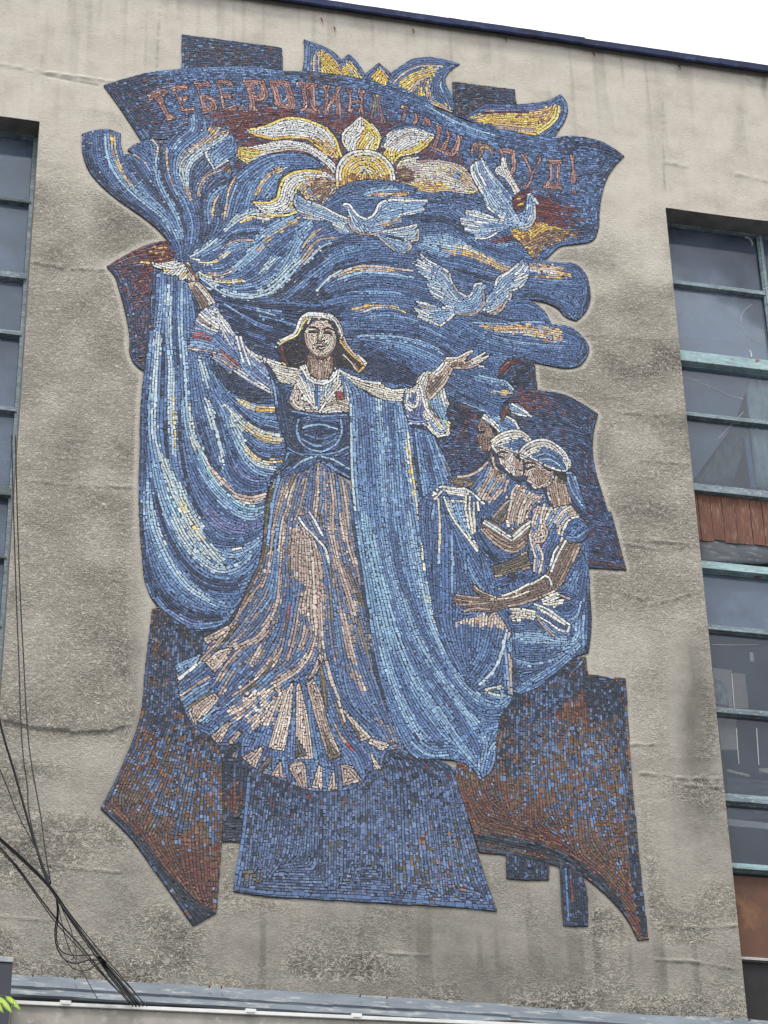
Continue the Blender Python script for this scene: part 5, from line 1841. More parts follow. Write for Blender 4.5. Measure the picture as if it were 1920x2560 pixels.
# blurred mosaic mask: the mason trowelled a smooth margin round it
def blur(a, r):
    for ax in (0, 1):
        for _ in range(2):
            c = np.cumsum(np.pad(a, [(r+1, r) if k == ax else (0, 0) for k in (0, 1)]), axis=ax)
            a = (np.take(c, np.arange(2*r+1, c.shape[ax]), ax)-np.take(c, np.arange(0, c.shape[ax]-2*r-1), ax))/(2*r+1)
    return a
HALO = blur(np.pad((REG > 0).astype(np.float32), 60), 9)
def lerp(a, b, t): return a+(b-a)*np.clip(t, 0, 1)
def seg(px, py, pts, w):                 # soft mask of a polyline given in photo pixels
    m = np.zeros_like(px)
    for (a, b) in zip(pts[:-1], pts[1:]):
        dx, dy = b[0]-a[0], b[1]-a[1]; t = np.clip(((px-a[0])*dx+(py-a[1])*dy)/(dx*dx+dy*dy), 0, 1)
        d = np.hypot(px-a[0]-t*dx, py-a[1]-t*dy); m = np.maximum(m, np.exp(-(d/w)**2))
    return m
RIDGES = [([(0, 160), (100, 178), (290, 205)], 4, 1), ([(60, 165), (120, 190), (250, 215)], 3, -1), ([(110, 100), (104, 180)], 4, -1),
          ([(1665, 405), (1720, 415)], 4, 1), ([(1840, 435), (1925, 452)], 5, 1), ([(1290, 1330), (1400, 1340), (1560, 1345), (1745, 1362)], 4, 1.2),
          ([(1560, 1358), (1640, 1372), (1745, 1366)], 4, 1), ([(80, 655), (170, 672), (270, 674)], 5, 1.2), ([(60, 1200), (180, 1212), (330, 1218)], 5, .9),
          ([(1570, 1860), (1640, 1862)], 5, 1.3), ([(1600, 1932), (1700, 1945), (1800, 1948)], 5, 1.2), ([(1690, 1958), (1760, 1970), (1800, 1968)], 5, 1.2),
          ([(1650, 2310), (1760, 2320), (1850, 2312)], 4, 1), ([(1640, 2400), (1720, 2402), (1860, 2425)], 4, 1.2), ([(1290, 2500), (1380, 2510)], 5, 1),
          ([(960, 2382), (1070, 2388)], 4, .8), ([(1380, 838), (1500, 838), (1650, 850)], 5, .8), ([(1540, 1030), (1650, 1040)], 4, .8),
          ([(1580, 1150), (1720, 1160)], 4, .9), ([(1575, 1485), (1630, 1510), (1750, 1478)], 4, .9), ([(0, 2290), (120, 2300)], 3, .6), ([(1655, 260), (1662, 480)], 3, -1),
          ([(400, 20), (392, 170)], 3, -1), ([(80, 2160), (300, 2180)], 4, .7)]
def wall_patch(name, x0, x1, z0, z1, st, parent):
    nx = max(1, int(round((x1-x0)/st))); nz = max(1, int(round((z1-z0)/st)))
    xs = np.linspace(x0, x1, nx+1); zs = np.linspace(z0, z1, nz+1)
    X, Z = np.meshgrid(xs, zs)
    px, py = to_px(X, np.zeros_like(X), Z)
    u = np.clip((X/MM-U0+60).astype(int), 0, W+119); v = np.clip((-Z/MM-V0+60).astype(int), 0, H+119)
    halo = HALO[v, u]
    n_big = vnoise(X, Z, 0.9, 1); n_mid = vnoise(X, Z, 0.25, 2); n_sm = vnoise(X, Z, 0.07, 3)
    # roughness of the render: trowelled near the roof and round the mosaic, roughcast below
    yl = np.where(px < 960, 330, 520)
    rough = np.clip((py-yl)/260+0.5*(n_mid-0.5)+0.25, 0.12, 1)
    right_low = np.clip((py-1480)/120, 0, 1)*np.clip((px-1230)/150, 0, 1)*np.clip((2330-py)/200, 0, 1)
    rough *= 1-0.45*right_low
    for (cx, cy, rx, ry, k) in ((960, 2330, 330, 70, .6), (620, 2310, 120, 90, .5), (1230, 2420, 240, 110, .6), (355, 1560, 40, 330, .7), (200, 1880, 190, 36, .6), (1710, 1750, 45, 190, .9),
                                (1540, 2420, 190, 100, .45), (1290, 2300, 120, 130, .5), (1640, 640, 130, 80, .3), (1600, 900, 120, 60, -.2)):
        rough *= 1-k*np.exp(-(((px-cx)/rx)**2+((py-cy)/ry)**2)**2)
    patch = np.clip((vnoise(X, Z*1.4, 0.35, 21)-0.35)*3, 0, 1)
    rough = rough*(0.78+0.34*n_mid)*np.where(py > 1900, 0.35+0.65*patch, 0.8+0.2*patch)*(1-np.clip(halo*4, 0, 0.6))
    rough = np.clip(rough, 0.05, 1.15)
    # dirt and runs, plus a painted darkening downwards standing in for weaker light
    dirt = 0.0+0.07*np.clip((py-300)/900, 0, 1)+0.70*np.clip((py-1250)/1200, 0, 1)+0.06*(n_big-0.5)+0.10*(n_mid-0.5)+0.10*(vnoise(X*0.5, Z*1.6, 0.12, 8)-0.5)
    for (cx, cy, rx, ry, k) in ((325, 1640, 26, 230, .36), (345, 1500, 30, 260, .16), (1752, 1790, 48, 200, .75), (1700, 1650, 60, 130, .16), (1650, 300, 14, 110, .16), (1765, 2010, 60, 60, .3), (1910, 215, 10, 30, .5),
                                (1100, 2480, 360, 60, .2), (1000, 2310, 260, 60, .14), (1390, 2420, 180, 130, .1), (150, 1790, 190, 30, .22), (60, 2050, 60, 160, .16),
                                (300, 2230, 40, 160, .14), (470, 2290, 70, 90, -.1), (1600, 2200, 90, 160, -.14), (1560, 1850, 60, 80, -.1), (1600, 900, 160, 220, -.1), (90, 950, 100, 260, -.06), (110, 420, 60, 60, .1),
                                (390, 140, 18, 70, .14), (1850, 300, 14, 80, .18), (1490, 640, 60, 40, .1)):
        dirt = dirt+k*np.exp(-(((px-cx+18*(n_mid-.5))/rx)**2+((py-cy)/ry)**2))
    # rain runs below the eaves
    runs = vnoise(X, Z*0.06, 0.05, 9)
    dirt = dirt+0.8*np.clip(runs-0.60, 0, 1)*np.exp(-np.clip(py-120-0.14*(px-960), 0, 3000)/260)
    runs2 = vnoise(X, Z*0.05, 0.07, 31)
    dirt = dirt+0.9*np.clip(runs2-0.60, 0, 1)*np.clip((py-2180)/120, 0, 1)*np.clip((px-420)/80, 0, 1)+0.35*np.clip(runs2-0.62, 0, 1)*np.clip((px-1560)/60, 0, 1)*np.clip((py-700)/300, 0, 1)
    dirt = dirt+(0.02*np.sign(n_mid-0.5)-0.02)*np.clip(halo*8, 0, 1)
    for pts, w, k in RIDGES: dirt = dirt+(0.5*seg(px, py, pts, 2.5)*n_sm if k < 0 else 0.45*seg(px, py-5, pts, 3)*n_sm-0.42*seg(px, py+2, pts, 3)*n_sm)  # cracks dark; ridges get a painted light top and a shade strip below
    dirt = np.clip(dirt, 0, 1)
    h = rough*(0.0075*(n_sm-0.3)+0.006*vnoise(X, Z*1.5, 0.03, 4))+0.006*(n_mid-0.5)+0.012*(vnoise(X, Z, 0.5, 6)-0.5)*np.clip(rough, 0.2, 1)
    for pts, w, k in RIDGES: h = h+0.008*k*seg(px, py, pts, w*0.8)*np.clip(2.6*vnoise(X, Z, 0.045, 41)-0.55, 0, 1.5)
    # thick lower edge of the roughcast coat at the left
    lip = [(0, 1800), (70, 1818), (190, 1832), (280, 1828), (300, 1818)]
    ly = np.interp(px, [p[0] for p in lip], [p[1] for p in lip])
    h = h+np.where((px < 312) & (px > -200) & (py < ly) & (py > ly-260), 0.016*np.clip(1-(ly-py)/260, 0, 1), 0)
    edge = np.minimum(1, np.minimum(X-x0, x1-X)/(2.5*st+1e-6))
    h = h*np.clip(edge, 0.15, 1)
    h = np.clip(h, -0.008, 0.03)*np.clip(1-halo*2.2, 0, 1)-0.003*np.clip(halo*3-0.6, 0, 1)
    co = np.stack([X, -h, Z], -1).reshape(-1, 3)
    me = bpy.data.meshes.new(name)
    me.vertices.add(len(co)); me.vertices.foreach_set('co', co.ravel())
    a = (np.arange(nz)[:, None]*(nx+1)+np.arange(nx)[None]).reshape(-1)
    q = np.stack([a, a+1, a+nx+2, a+nx+1], 1).astype(np.int32)
    me.loops.add(q.size); me.loops.foreach_set('vertex_index', q.ravel())
    me.polygons.add(len(q)); me.polygons.foreach_set('loop_start', np.arange(0, q.size, 4, dtype=np.int32))
    me.polygons.foreach_set('use_smooth', np.ones(len(q), bool))
    me.update(calc_edges=True)
    for nm, arr in (('render_coat', rough), ('dirt', dirt)):  # dirt also carries the painted light falloff and ridge shading
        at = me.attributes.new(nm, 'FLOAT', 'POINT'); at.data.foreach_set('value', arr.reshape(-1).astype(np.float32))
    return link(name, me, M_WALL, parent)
def m_wall():
    m, nt, b = mat('stucco')
    v = coords(nt); vs = coords(nt, (1, 1, 1.35))
    rc = N(nt, 'ShaderNodeAttribute'); rc.attribute_name = 'render_coat'; rc = rc.outputs['Fac']
    di = N(nt, 'ShaderNodeAttribute'); di.attribute_name = 'dirt'; di = di.outputs['Fac']  # dirt together with the painted light and shade
    blotch = noise(nt, v, 3.2, 8.0, 0.68)
    clean = ramp(nt, blotch, [(0.25, (0.45, 0.41, 0.352)), (0.5, (0.565, 0.522, 0.455)), (0.75, (0.63, 0.59, 0.522))])
    sooty = ramp(nt, blotch, [(0.25, (0.12, 0.114, 0.101)), (0.5, (0.185, 0.176, 0.155)), (0.75, (0.26, 0.245, 0.213))])  # dark tone for soot and for the painted weaker light
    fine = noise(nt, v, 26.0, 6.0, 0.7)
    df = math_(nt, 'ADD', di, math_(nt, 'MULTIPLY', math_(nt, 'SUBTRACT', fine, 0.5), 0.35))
    col = mixc(nt, df, clean, sooty)  # darkens by real dirt and by the painted falloff of light
    # worm-like relief of the thrown plaster: pale crests, darker hollows
    n1 = noise(nt, vs, 19.0, 2.5, 0.55, 1.3)
    worm = ramp(nt, n1, [(0.40, 0.0), (0.47, 0.85), (0.50, 1.0), (0.53, 0.85), (0.60, 0.0)])
    n2 = noise(nt, vs, 34.0, 2.0, 0.5, 1.0)
    worm2 = ramp(nt, n2, [(0.42, 0.0), (0.5, 1.0), (0.58, 0.0)])
    grit = noise(nt, v, 120.0, 4.0, 0.7)
    relief = math_(nt, 'ADD', math_(nt, 'ADD', worm, math_(nt, 'MULTIPLY', worm2, 0.5)), math_(nt, 'MULTIPLY', grit, 0.45))
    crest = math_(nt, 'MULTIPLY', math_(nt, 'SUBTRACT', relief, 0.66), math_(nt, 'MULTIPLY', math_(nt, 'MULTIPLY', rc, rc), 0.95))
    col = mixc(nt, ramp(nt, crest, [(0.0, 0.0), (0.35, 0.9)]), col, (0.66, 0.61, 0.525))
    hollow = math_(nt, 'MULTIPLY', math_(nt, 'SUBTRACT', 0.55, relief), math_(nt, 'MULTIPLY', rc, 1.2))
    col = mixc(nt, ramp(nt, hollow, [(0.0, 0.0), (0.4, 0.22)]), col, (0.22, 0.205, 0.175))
    # pock marks and fine cracks on the trowelled coat
    pk = N(nt, 'ShaderNodeTexVoronoi'); pk.inputs['Scale'].default_value = 9.0; nt.links.new(v, pk.inputs['Vector'])
    col = mixc(nt, ramp(nt, pk.outputs['Distance'], [(0.03, 0.55), (0.075, 0.0)]), col, (0.14, 0.13, 0.12))
    nt.links.new(col, b.inputs['Base Color']); b.inputs['Roughness'].default_value = 0.92
    b.inputs['Specular IOR Level'].default_value = 0.2
    st = math_(nt, 'ADD', math_(nt, 'MULTIPLY', rc, 0.95), 0.12)
    bump(nt, b, relief, st, 0.022)
    return m
M_WALL = m_wall()
bld = empty('building', (XR, 0.0, 0.0), 'tall grey stuccoed factory building carrying the mosaic between two window strips', 'building')
STG = 0.0125
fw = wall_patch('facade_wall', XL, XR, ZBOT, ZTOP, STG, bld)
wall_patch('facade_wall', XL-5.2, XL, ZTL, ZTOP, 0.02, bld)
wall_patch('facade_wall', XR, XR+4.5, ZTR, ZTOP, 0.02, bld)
M_PLAIN = worn('old_plaster', (0.25, 0.235, 0.21), (0.14, 0.132, 0.12), rough=0.95, scale=5, bmp=0.4)  # tone lowered to put the shade of the window reveals into the colour
# reveals of the two openings, the blank lower wall, side and back walls
mb = MB()
mb.box(XL+0.001, XL+0.05, 0.012, REV, ZBOT, ZTL-0.001); mb.box(XL-5.2, XL-0.001, 0.012, REV, ZTL+0.002, ZTL+0.06)
mb.build('window_reveal', M_PLAIN, bld)
mb = MB()
mb.box(XR-0.05, XR-0.001, 0.012, REV, ZBOT, ZTR-0.001); mb.box(XR+0.001, XR+4.5, 0.012, REV, ZTR+0.002, ZTR+0.06)
mb.build('window_reveal', M_PLAIN, bld)
mb = MB(); mb.box(XL-5.2, XR+4.5, 0.002, 0.3, 0.0, ZBOT-0.002); mb.build('lower_wall', M_PLAIN, bld)
M_DARKROOM = worn('dim_interior', (0.05, 0.05, 0.055), (0.022, 0.022, 0.025), rough=0.95, scale=1.5)
mb = MB()
for (a, b_) in ((XL-5.2, XL), (XR, XR+4.5)):
    mb.box(a-0.3, b_+0.5, 2.6, 2.7, ZBOT-0.5, ZTOP)
    mb.box(a-0.35, a-0.3, REV+0.09, 2.7, ZBOT-0.5, ZTOP); mb.box(b_+0.5, b_+0.55, REV+0.09, 2.7, ZBOT-0.5, ZTOP)
    mb.box(a-0.3, b_+0.5, REV+0.09, 2.6, ZTOP-0.4, ZTOP-0.3)
mb.build('interior_wall', M_DARKROOM, bld)
# eaves: folded dark blue sheets, each lapping the next
M_COPING = worn('dark_blue_sheet', (0.020, 0.034, 0.10), (0.012, 0.018, 0.05), light=(0.04, 0.06, 0.14), rough=0.85, scale=3.0)
rc_ = MB().box(XL-5.2, XR+4.5, 0.0, 1.2, ZTOP+0.005, ZTOP+0.04).build('roof_slab', M_PLAIN, bld)
x = XL-5.2; k = 0
while x < XR+4.5:
    L = random.uniform(1.25, 1.5); dz = random.uniform(-0.006, 0.006)
    mb = MB(); segs = 10
    prof = [(-0.085, 0.045), (-0.085, -0.028), (-0.07, -0.043), (-0.06, -0.028), (-0.06, 0.038), (0.5, 0.075), (0.5, 0.09), (-0.02, 0.062)]
    for s in range(segs+1):
        xx = x+(L+0.04)*s/segs; wob = random.uniform(-0.005, 0.005)
        for (py_, pz) in prof: mb.v.append((xx, py_-0.003*(k % 2)+random.uniform(-0.002, 0.002), ZTOP+pz+dz+(wob if pz < 0 else wob*0.3)))
    n = len(prof)
    for s in range(segs):
        for q in range(n):
            a = s*n+q; b2 = s*n+(q+1) % n; mb.f.append((a, b2, b2+n, a+n))
    mb.f.append(tuple(range(n))[::-1]); mb.f.append(tuple(segs*n+q for q in range(n)))
    mb.build('coping_sheet', M_COPING, rc_)
    x += L; k += 1
# thin rust stains/nails under the eaves
M_RUST = worn('rust', (0.20, 0.10, 0.055), (0.09, 0.045, 0.03), rough=0.9, scale=14, bmp=0.4)
M_PALE = worn('pale_metal', (0.62, 0.62, 0.60), (0.42, 0.42, 0.41), rough=0.55, scale=10)
for (px, py) in ((803, 50), (1032, 78), (1483, 136), (1697, 168), (835, 72), (1263, 100)):
    p = P3(px, py); MB().tube([(p[0], 0.0, p[2]+0.03), (p[0]+0.004, -0.03, p[2]-0.02), (p[0], -0.032, p[2]-0.05)], 0.006, 5).build('hook', M_RUST, bld)
p = P3(1872, 200); MB().tube([(p[0]-0.03, -0.002, p[2]+0.02), (p[0]-0.03, -0.04, p[2]), (p[0]+0.03, -0.04, p[2]-0.01)], 0.006, 5).build('hook', M_PALE, bld)

# ------------------------------------------------------------------ windows
M_FRAME = worn('turquoise_paint', (0.27, 0.35, 0.385), (0.13, 0.17, 0.20), light=(0.44, 0.49, 0.48), rough=0.7, scale=7, streak=(1, 1, 3), spots=((0.15, 0.085, 0.05), 0.62), bmp=0.4)
M_FRAMEB = worn('bright_turquoise_paint', (0.36, 0.53, 0.55), (0.22, 0.33, 0.36), light=(0.52, 0.60, 0.6), rough=0.6, scale=6, streak=(1, 1, 3), spots=((0.22, 0.12, 0.06), 0.58), bmp=0.3)
M_FRAMED = worn('dirty_green_paint', (0.15, 0.19, 0.19), (0.07, 0.09, 0.095), light=(0.26, 0.31, 0.30), rough=0.75, scale=8, streak=(1, 1, 3), bmp=0.4)
def m_glass(name, tint, dust, ior=1.5):  # dust: strength of the film whose blue stands in for reflected sky
    m, nt, b = mat(name); nt.nodes.remove(b); out = [n for n in nt.nodes if n.type == 'OUTPUT_MATERIAL'][0]
    tr = N(nt, 'ShaderNodeBsdfTransparent'); tr.inputs['Color'].default_value = (*tint, 1)
    gl = N(nt, 'ShaderNodeBsdfGlossy'); gl.inputs['Roughness'].default_value = 0.03
    fr = N(nt, 'ShaderNodeFresnel'); fr.inputs['IOR'].default_value = ior
    df = N(nt, 'ShaderNodeBsdfDiffuse'); v = coords(nt)
    df.inputs['Color'].default_value = (0.26, 0.33, 0.46, 1)  # dust film, its blue standing in for sky reflected in the panes
    m1 = N(nt, 'ShaderNodeMixShader'); m2 = N(nt, 'ShaderNodeMixShader')
    dn = noise(nt, v, 2.2, 8.0, 0.7)
    nt.links.new(ramp(nt, dn, [(0.3, dust*0.4), (0.7, dust*1.5)]), m1.inputs[0])
    nt.links.new(tr.outputs[0], m1.inputs[1]); nt.links.new(df.outputs[0], m1.inputs[2])
    nt.links.new(fr.outputs[0], m2.inputs[0]); nt.links.new(m1.outputs[0], m2.inputs[1]); nt.links.new(gl.outputs[0], m2.inputs[2])
    nt.links.new(m2.outputs[0], out.inputs['Surface'])
    bn = N(nt, 'ShaderNodeBump'); bn.inputs['Strength'].default_value = 0.06; bn.inputs['Distance'].default_value = 0.02
    nt.links.new(noise(nt, v, 1.1, 2.0), bn.inputs['Height']); nt.links.new(bn.outputs['Normal'], gl.inputs['Normal'])
    return m
M_GLASS = m_glass('window_glass', (0.78, 0.83, 0.88), 0.36)
M_GLASSC = m_glass('clearer_glass', (0.90, 0.92, 0.94), 0.10, 1.4)
FY = REV                                # frame plane
def zat(px, py, Y=FY): return P3(px, py, Y)[2]
def window(label, xa, xb, rows, mull, ztop, zbot):
    w = MB()
    w.box(xa-0.02, xa+0.035, FY+0.01, FY+0.08, zbot, ztop); w.box(xb-0.035, xb+0.02, FY+0.01, FY+0.08, zbot, ztop)
    o = w.build('window', M_FRAMED, bld); o['label'] = label
    zs = []
    for (z0, z1, m, pr) in rows:
        mb = MB(); th = z1-z0
        mb.box(xa+0.036, xb-0.036, FY+0.02, FY+0.07, z0, z1, 0.001)
        mb.box(xa+0.036, xb-0.036, FY-pr, FY+0.018, z0+th*0.08, z0+th*0.45, 0.002)
        mb.box(xa+0.036, xb-0.036, FY-pr*0.5, FY+0.018, z0+th*0.55, z0+th*0.95, 0.002)
        mb.build('transom', m, o, bevel=0.003)
        zs.append((z0, z1))
    zs.sort(key=lambda a: -a[0])
    for (xm, za, zb) in mull:
        MB().box(xm-0.028, xm+0.028, FY-0.012, FY+0.019, zb, za, 0.001).box(xm-0.012, xm+0.012, FY-0.03, FY-0.0125, zb, za, 0.001).build('mullion', M_FRAME, o, bevel=0.003)
    return o, zs
def pane(o, x0, x1, z0, z1, m=None):
    MB().box(x0, x1, FY+0.030, FY+0.036, z0, z1).build('pane', m or M_GLASS, o)
# right-hand strip
XRM = P3(1897, 590, FY)[0]
rr = []
def trow(px, ya, yb, m, pr=0.02): rr.append((zat(px, yb), zat(px, ya), m, pr))
trow(1668, 553, 562, M_FRAME, 0.02); trow(1682, 700, 712, M_FRAME, 0.02); trow(1702, 877, 910, M_FRAMEB, 0.05); trow(1715, 1029, 1041, M_FRAME, 0.02)
trow(1737, 1209, 1232, M_FRAME, 0.04); trow(1757, 1404, 1428, M_FRAMEB, 0.05); trow(1772, 1561, 1577, M_FRAME, 0.02); trow(1793, 1768, 1785, M_FRAME, 0.025)
trow(1815, 1984, 2009, M_FRAME, 0.04); trow(1835, 2158, 2176, M_FRAMEB, 0.04); trow(1860, 2392, 2400, M_PALE, 0.01)
zr0 = ZTR+0.05
wr, zr = window('right-hand strip of tall turquoise framed factory windows', XR-0.02, XR+4.3, rr, [(XRM, rr[0][0], rr[2][1]), (XRM+1.05, rr[0][0], rr[2][1])], zr0, ZBOT)
def pr_(i, m=None, xs=None):
    z1 = zr[i][0]; z0 = zr[i+1][1]
    xs = xs or [(XR, XRM-0.03), (XRM+0.03, XRM+1.02), (XRM+1.08, XR+4.2)]
    for (a, b_) in xs: pane(wr, a, b_, z0, z1, m)
pr_(0); pr_(1); ONE = [(XR, XR+1.9), (XR+1.9, XR+4.2)]
pr_(2, M_GLASSC, ONE); pr_(3, M_GLASSC, ONE); pr_(5, None, ONE); pr_(6, M_GLASSC, ONE); pr_(7, M_GLASSC, ONE); pr_(8, M_GLASSC, ONE)
MB().box(XR, XR+4.2, FY+0.02, FY+0.06, zr[0][1], zr0).build('head_board', M_FRAMED, wr)
# boarded spandrel: upright planks, brown-red paint
M_PLANK = worn('brown_red_paint', (0.20, 0.085, 0.055), (0.10, 0.05, 0.037), light=(0.28, 0.17, 0.125), rough=0.8, scale=3.5, streak=(7, 1, 0.7), bmp=0.4)
z1 = zr[4][0]; z0 = zat(1748, 1345)
x = XR
while x < XR+4.2:
    wdt = random.uniform(0.10, 0.15)
    MB().box(x, x+wdt-0.005, FY+0.012, FY+0.034+random.uniform(0, 0.006), z0+random.uniform(-0.02, 0.01), z1, 0.002).build('plank', M_PLANK, wr, bevel=0.002)
    x += wdt
MB().box(XR, XR+4.2, FY+0.05, FY+0.06, zr[5][1], z1).build('backing_board', M_DARKROOM, wr)
# rust-brown sheets low down
M_SHEET = worn('rusted_sheet', (0.165, 0.075, 0.042), (0.085, 0.045, 0.032), light=(0.20, 0.10, 0.05), rough=0.75, scale=1.6, spots=((0.02, 0.018, 0.018), 0.64), bmp=0.2)
z1 = zr[9][0]-0.03; z0 = zr[10][1]
x = XR
for wdt in (1.15, 1.2, 1.2, 0.6):
    MB().box(x, x+wdt-0.008, FY+0.03, FY+0.04, z0+0.004, z1-0.004, 0.002).build('rusty_panel', M_SHEET, wr); x += wdt
M_BLACKSH = worn('blackened_sheet', (0.018, 0.017, 0.019), (0.009, 0.009, 0.011), rough=0.7, scale=4, spots=((0.05, 0.022, 0.016), 0.66))
MB().box(XR, XR+4.2, FY+0.03, FY+0.04, ZBOT, zr[10][0]-0.004).build('blackened_panel', M_BLACKSH, wr)
# left-hand strip
rl = []
def tl_(px, ya, yb, m, pr=0.02): rl.append((zat(px, yb), zat(px, ya), m, pr))
tl_(80, 334, 346, M_FRAME, .03); tl_(70, 499, 513, M_FRAMED, .03); tl_(62, 686, 704, M_FRAME, .04); tl_(52, 829, 844, M_FRAME, .03)
tl_(38, 1020, 1034, M_FRAME, .03); tl_(25, 1222, 1248, M_FRAMED, .05); tl_(14, 1386, 1402, M_FRAMED, .03); tl_(5, 1560, 1575, M_FRAMED, .03)
zl0 = ZTL+0.05
wl, zl = window('left-hand strip of grey-green factory windows at the photo edge', XL-5.1, XL+0.02, rl, [], zl0, ZBOT)
XLF = P3(72, 600, FY)[0]
MB().box(XLF-0.02, XLF+0.02, FY-0.02, FY+0.019, ZBOT, zl[0][0], 0.001).build('mullion', M_FRAME, wl, bevel=0.003)
for i in range(len(zl)-1):
    pane(wl, XL-5.05, XLF-0.022, zl[i+1][1], zl[i][0]); pane(wl, XLF+0.022, XL, zl[i+1][1], zl[i][0])
pane(wl, XL-5.05, XL, ZBOT, zl[-1][0])

# ------------------------------------------------------------------ things behind the glass
def sheet(name, quad, Y, m, label, cat, group=None, th=0.012, fold=0.0, n=14):
    """a hanging cloth or board: quad = 4 photo points (TL, TR, BR, BL) read at depth Y"""
    q = [np.array(P3(*p, Y)) for p in quad]
    mb = MB(); nu, nv = (n, 8) if fold else (1, 1)
    for side in (0, 1):
        for j in range(nv+1):
            for i in range(nu+1):
                a = q[0]+(q[1]-q[0])*i/nu; b2 = q[3]+(q[2]-q[3])*i/nu; p = a+(b2-a)*j/nv
                y = Y+side*th+fold*(math.sin(i*2.1+j*0.3)+0.5*math.sin(i*4.7+1+j*0.9))*(0.5+0.5*j/nv)
                mb.v.append((p[0], y, p[2]))
    k = (nu+1)*(nv+1)
    for j in range(nv):
        for i in range(nu):
            a = j*(nu+1)+i; mb.f.append((a, a+nu+1, a+nu+2, a+1)); mb.f.append((k+a, k+a+1, k+a+nu+2, k+a+nu+1))
    for i in range(nu):
        mb.f.append((i, i+1, k+i+1, k+i)); b2 = nv*(nu+1)+i; mb.f.append((b2, k+b2, k+b2+1, b2+1))
    for j in range(nv):
        a = j*(nu+1); mb.f.append((a, k+a, k+a+nu+1, a+nu+1)); a += nu; mb.f.append((a, a+nu+1, k+a+nu+1, k+a))
    o = mb.build(name, m, None, smooth=bool(fold)); return tag(o, label, cat, group)
M_CURT = worn('pale_teal_cloth', (0.58, 0.74, 0.73), (0.36, 0.50, 0.51), rough=0.95, scale=5, bmp=0.4)
M_BLUEG = worn('slate_blue_cloth', (0.25, 0.31, 0.40), (0.18, 0.23, 0.31), rough=0.9, scale=2)
M_GREENG = worn('dull_green_cloth', (0.16, 0.20, 0.19), (0.06, 0.08, 0.08), rough=0.9, scale=6, streak=(4, 1, 1))
M_BEIGE = worn('beige_board', (0.52, 0.46, 0.39), (0.38, 0.34, 0.29), rough=0.9, scale=3)
M_CREAM = worn('cream_paper', (0.76, 0.71, 0.58), (0.56, 0.51, 0.41), rough=0.9, scale=6)
M_BAG = worn('clear_plastic', (0.62, 0.62, 0.60), (0.16, 0.16, 0.16), rough=0.35, scale=9, streak=(4, 1, 1))
M_WHITE = worn('white_plastic', (0.80, 0.80, 0.78), (0.66, 0.66, 0.64), rough=0.45, scale=8)
M_BLUEB = worn('blue_paint', (0.10, 0.24, 0.42), (0.06, 0.15, 0.28), rough=0.5, scale=8)
M_GREYC = worn('grey_tarpaulin', (0.12, 0.135, 0.155), (0.07, 0.08, 0.095), light=(0.19, 0.205, 0.225), rough=0.8, scale=4, streak=(0.6, 1, 2.5), bmp=0.5)
def q6(a): return [(1280+x*640/1659, 640+y*640/1659) for (x, y) in a]
def q9(a): return [(1280+x*640/1659, 1280+y*640/1659) for (x, y) in a]
def q12(a): return [(1280+x*640/1659, 1920+y*640/1659) for (x, y) in a]
sheet('curtain', q6([(1515, 800), (1900, 830), (1900, 1530), (1590, 1500)]), 0.37, M_CURT, 'pale teal ruffled curtain hanging behind the right window', 'curtain', fold=0.035, n=22)
sheet('cloth_screen', q6([(1090, 690), (1560, 745), (1440, 1090), (1175, 1450)]), 0.36, M_BLUEG, 'slate blue cloth stretched slantwise behind the right window panes', 'cloth')
sheet('cloth_screen', q6([(1420, 1120), (1540, 1130), (1430, 1480), (1190, 1470)]), 0.42, M_GREENG, 'dull green cloth beside the slanting slate blue cloth', 'cloth', fold=0.02)
sheet('blue_batten', q6([(1505, 1170), (1535, 1172), (1580, 1500), (1550, 1500)]), 0.345, M_BLUEB, 'thin upright blue batten leaning beside the teal curtain', 'batten', th=0.03)
sheet('tarpaulin', q9([(1195, 150), (2100, 200), (2100, 350), (1200, 325)]), FY+0.022, M_GREYC, 'creased dark grey tarpaulin sagging below the brown red planks', 'tarpaulin', fold=0.006, th=0.004, n=20)
sheet('upper_blind', q6([(1120, 215), (1620, 270), (1495, 560), (1080, 520)]), 0.40, M_BLUEG, 'flat slate blue blind behind the second pane of the right window', 'blind')

def crack(pts, r=0.0022):
    MB().tube([P3(x, y, FY+0.028) for (x, y) in spline(pts, False, 8.0, 170)], r, 4).build('crack', M_WHITE, wr)
crack(q6([(1125, 785), (1200, 815), (1320, 860), (1400, 900), (1500, 928)])); crack(q6([(1180, 800), (1260, 825), (1280, 860)]), 0.0015)
crack(q6([(1475, 440), (1500, 480), (1560, 540), (1600, 560)]), 0.0018); crack(q6([(1480, 430), (1500, 360), (1560, 310)]), 0.0014); crack(q6([(1540, 610), (1550, 630), (1552, 655)]), 0.007)
crack(q6([(1340, 1180), (1500, 1010)]), 0.0012); crack(q9([(1300, 860), (1420, 862), (1600, 860)]), 0.0016); crack(q9([(1265, 160), (1290, 210), (1298, 300)]), 0.003)
crack([(1280+1510*640/1659, 1535*640/1659), (1280+1545*640/1659, 1548*640/1659), (1280+1560*640/1659, 1590*640/1659)], 0.006)
crack(q9([(1425, 1050), (1432, 1150), (1440, 1270)]), 0.003); crack(q9([(1455, 1400), (1462, 1520), (1470, 1630)]), 0.003); crack(q9([(1585, 1400), (1600, 1640)]), 0.003)

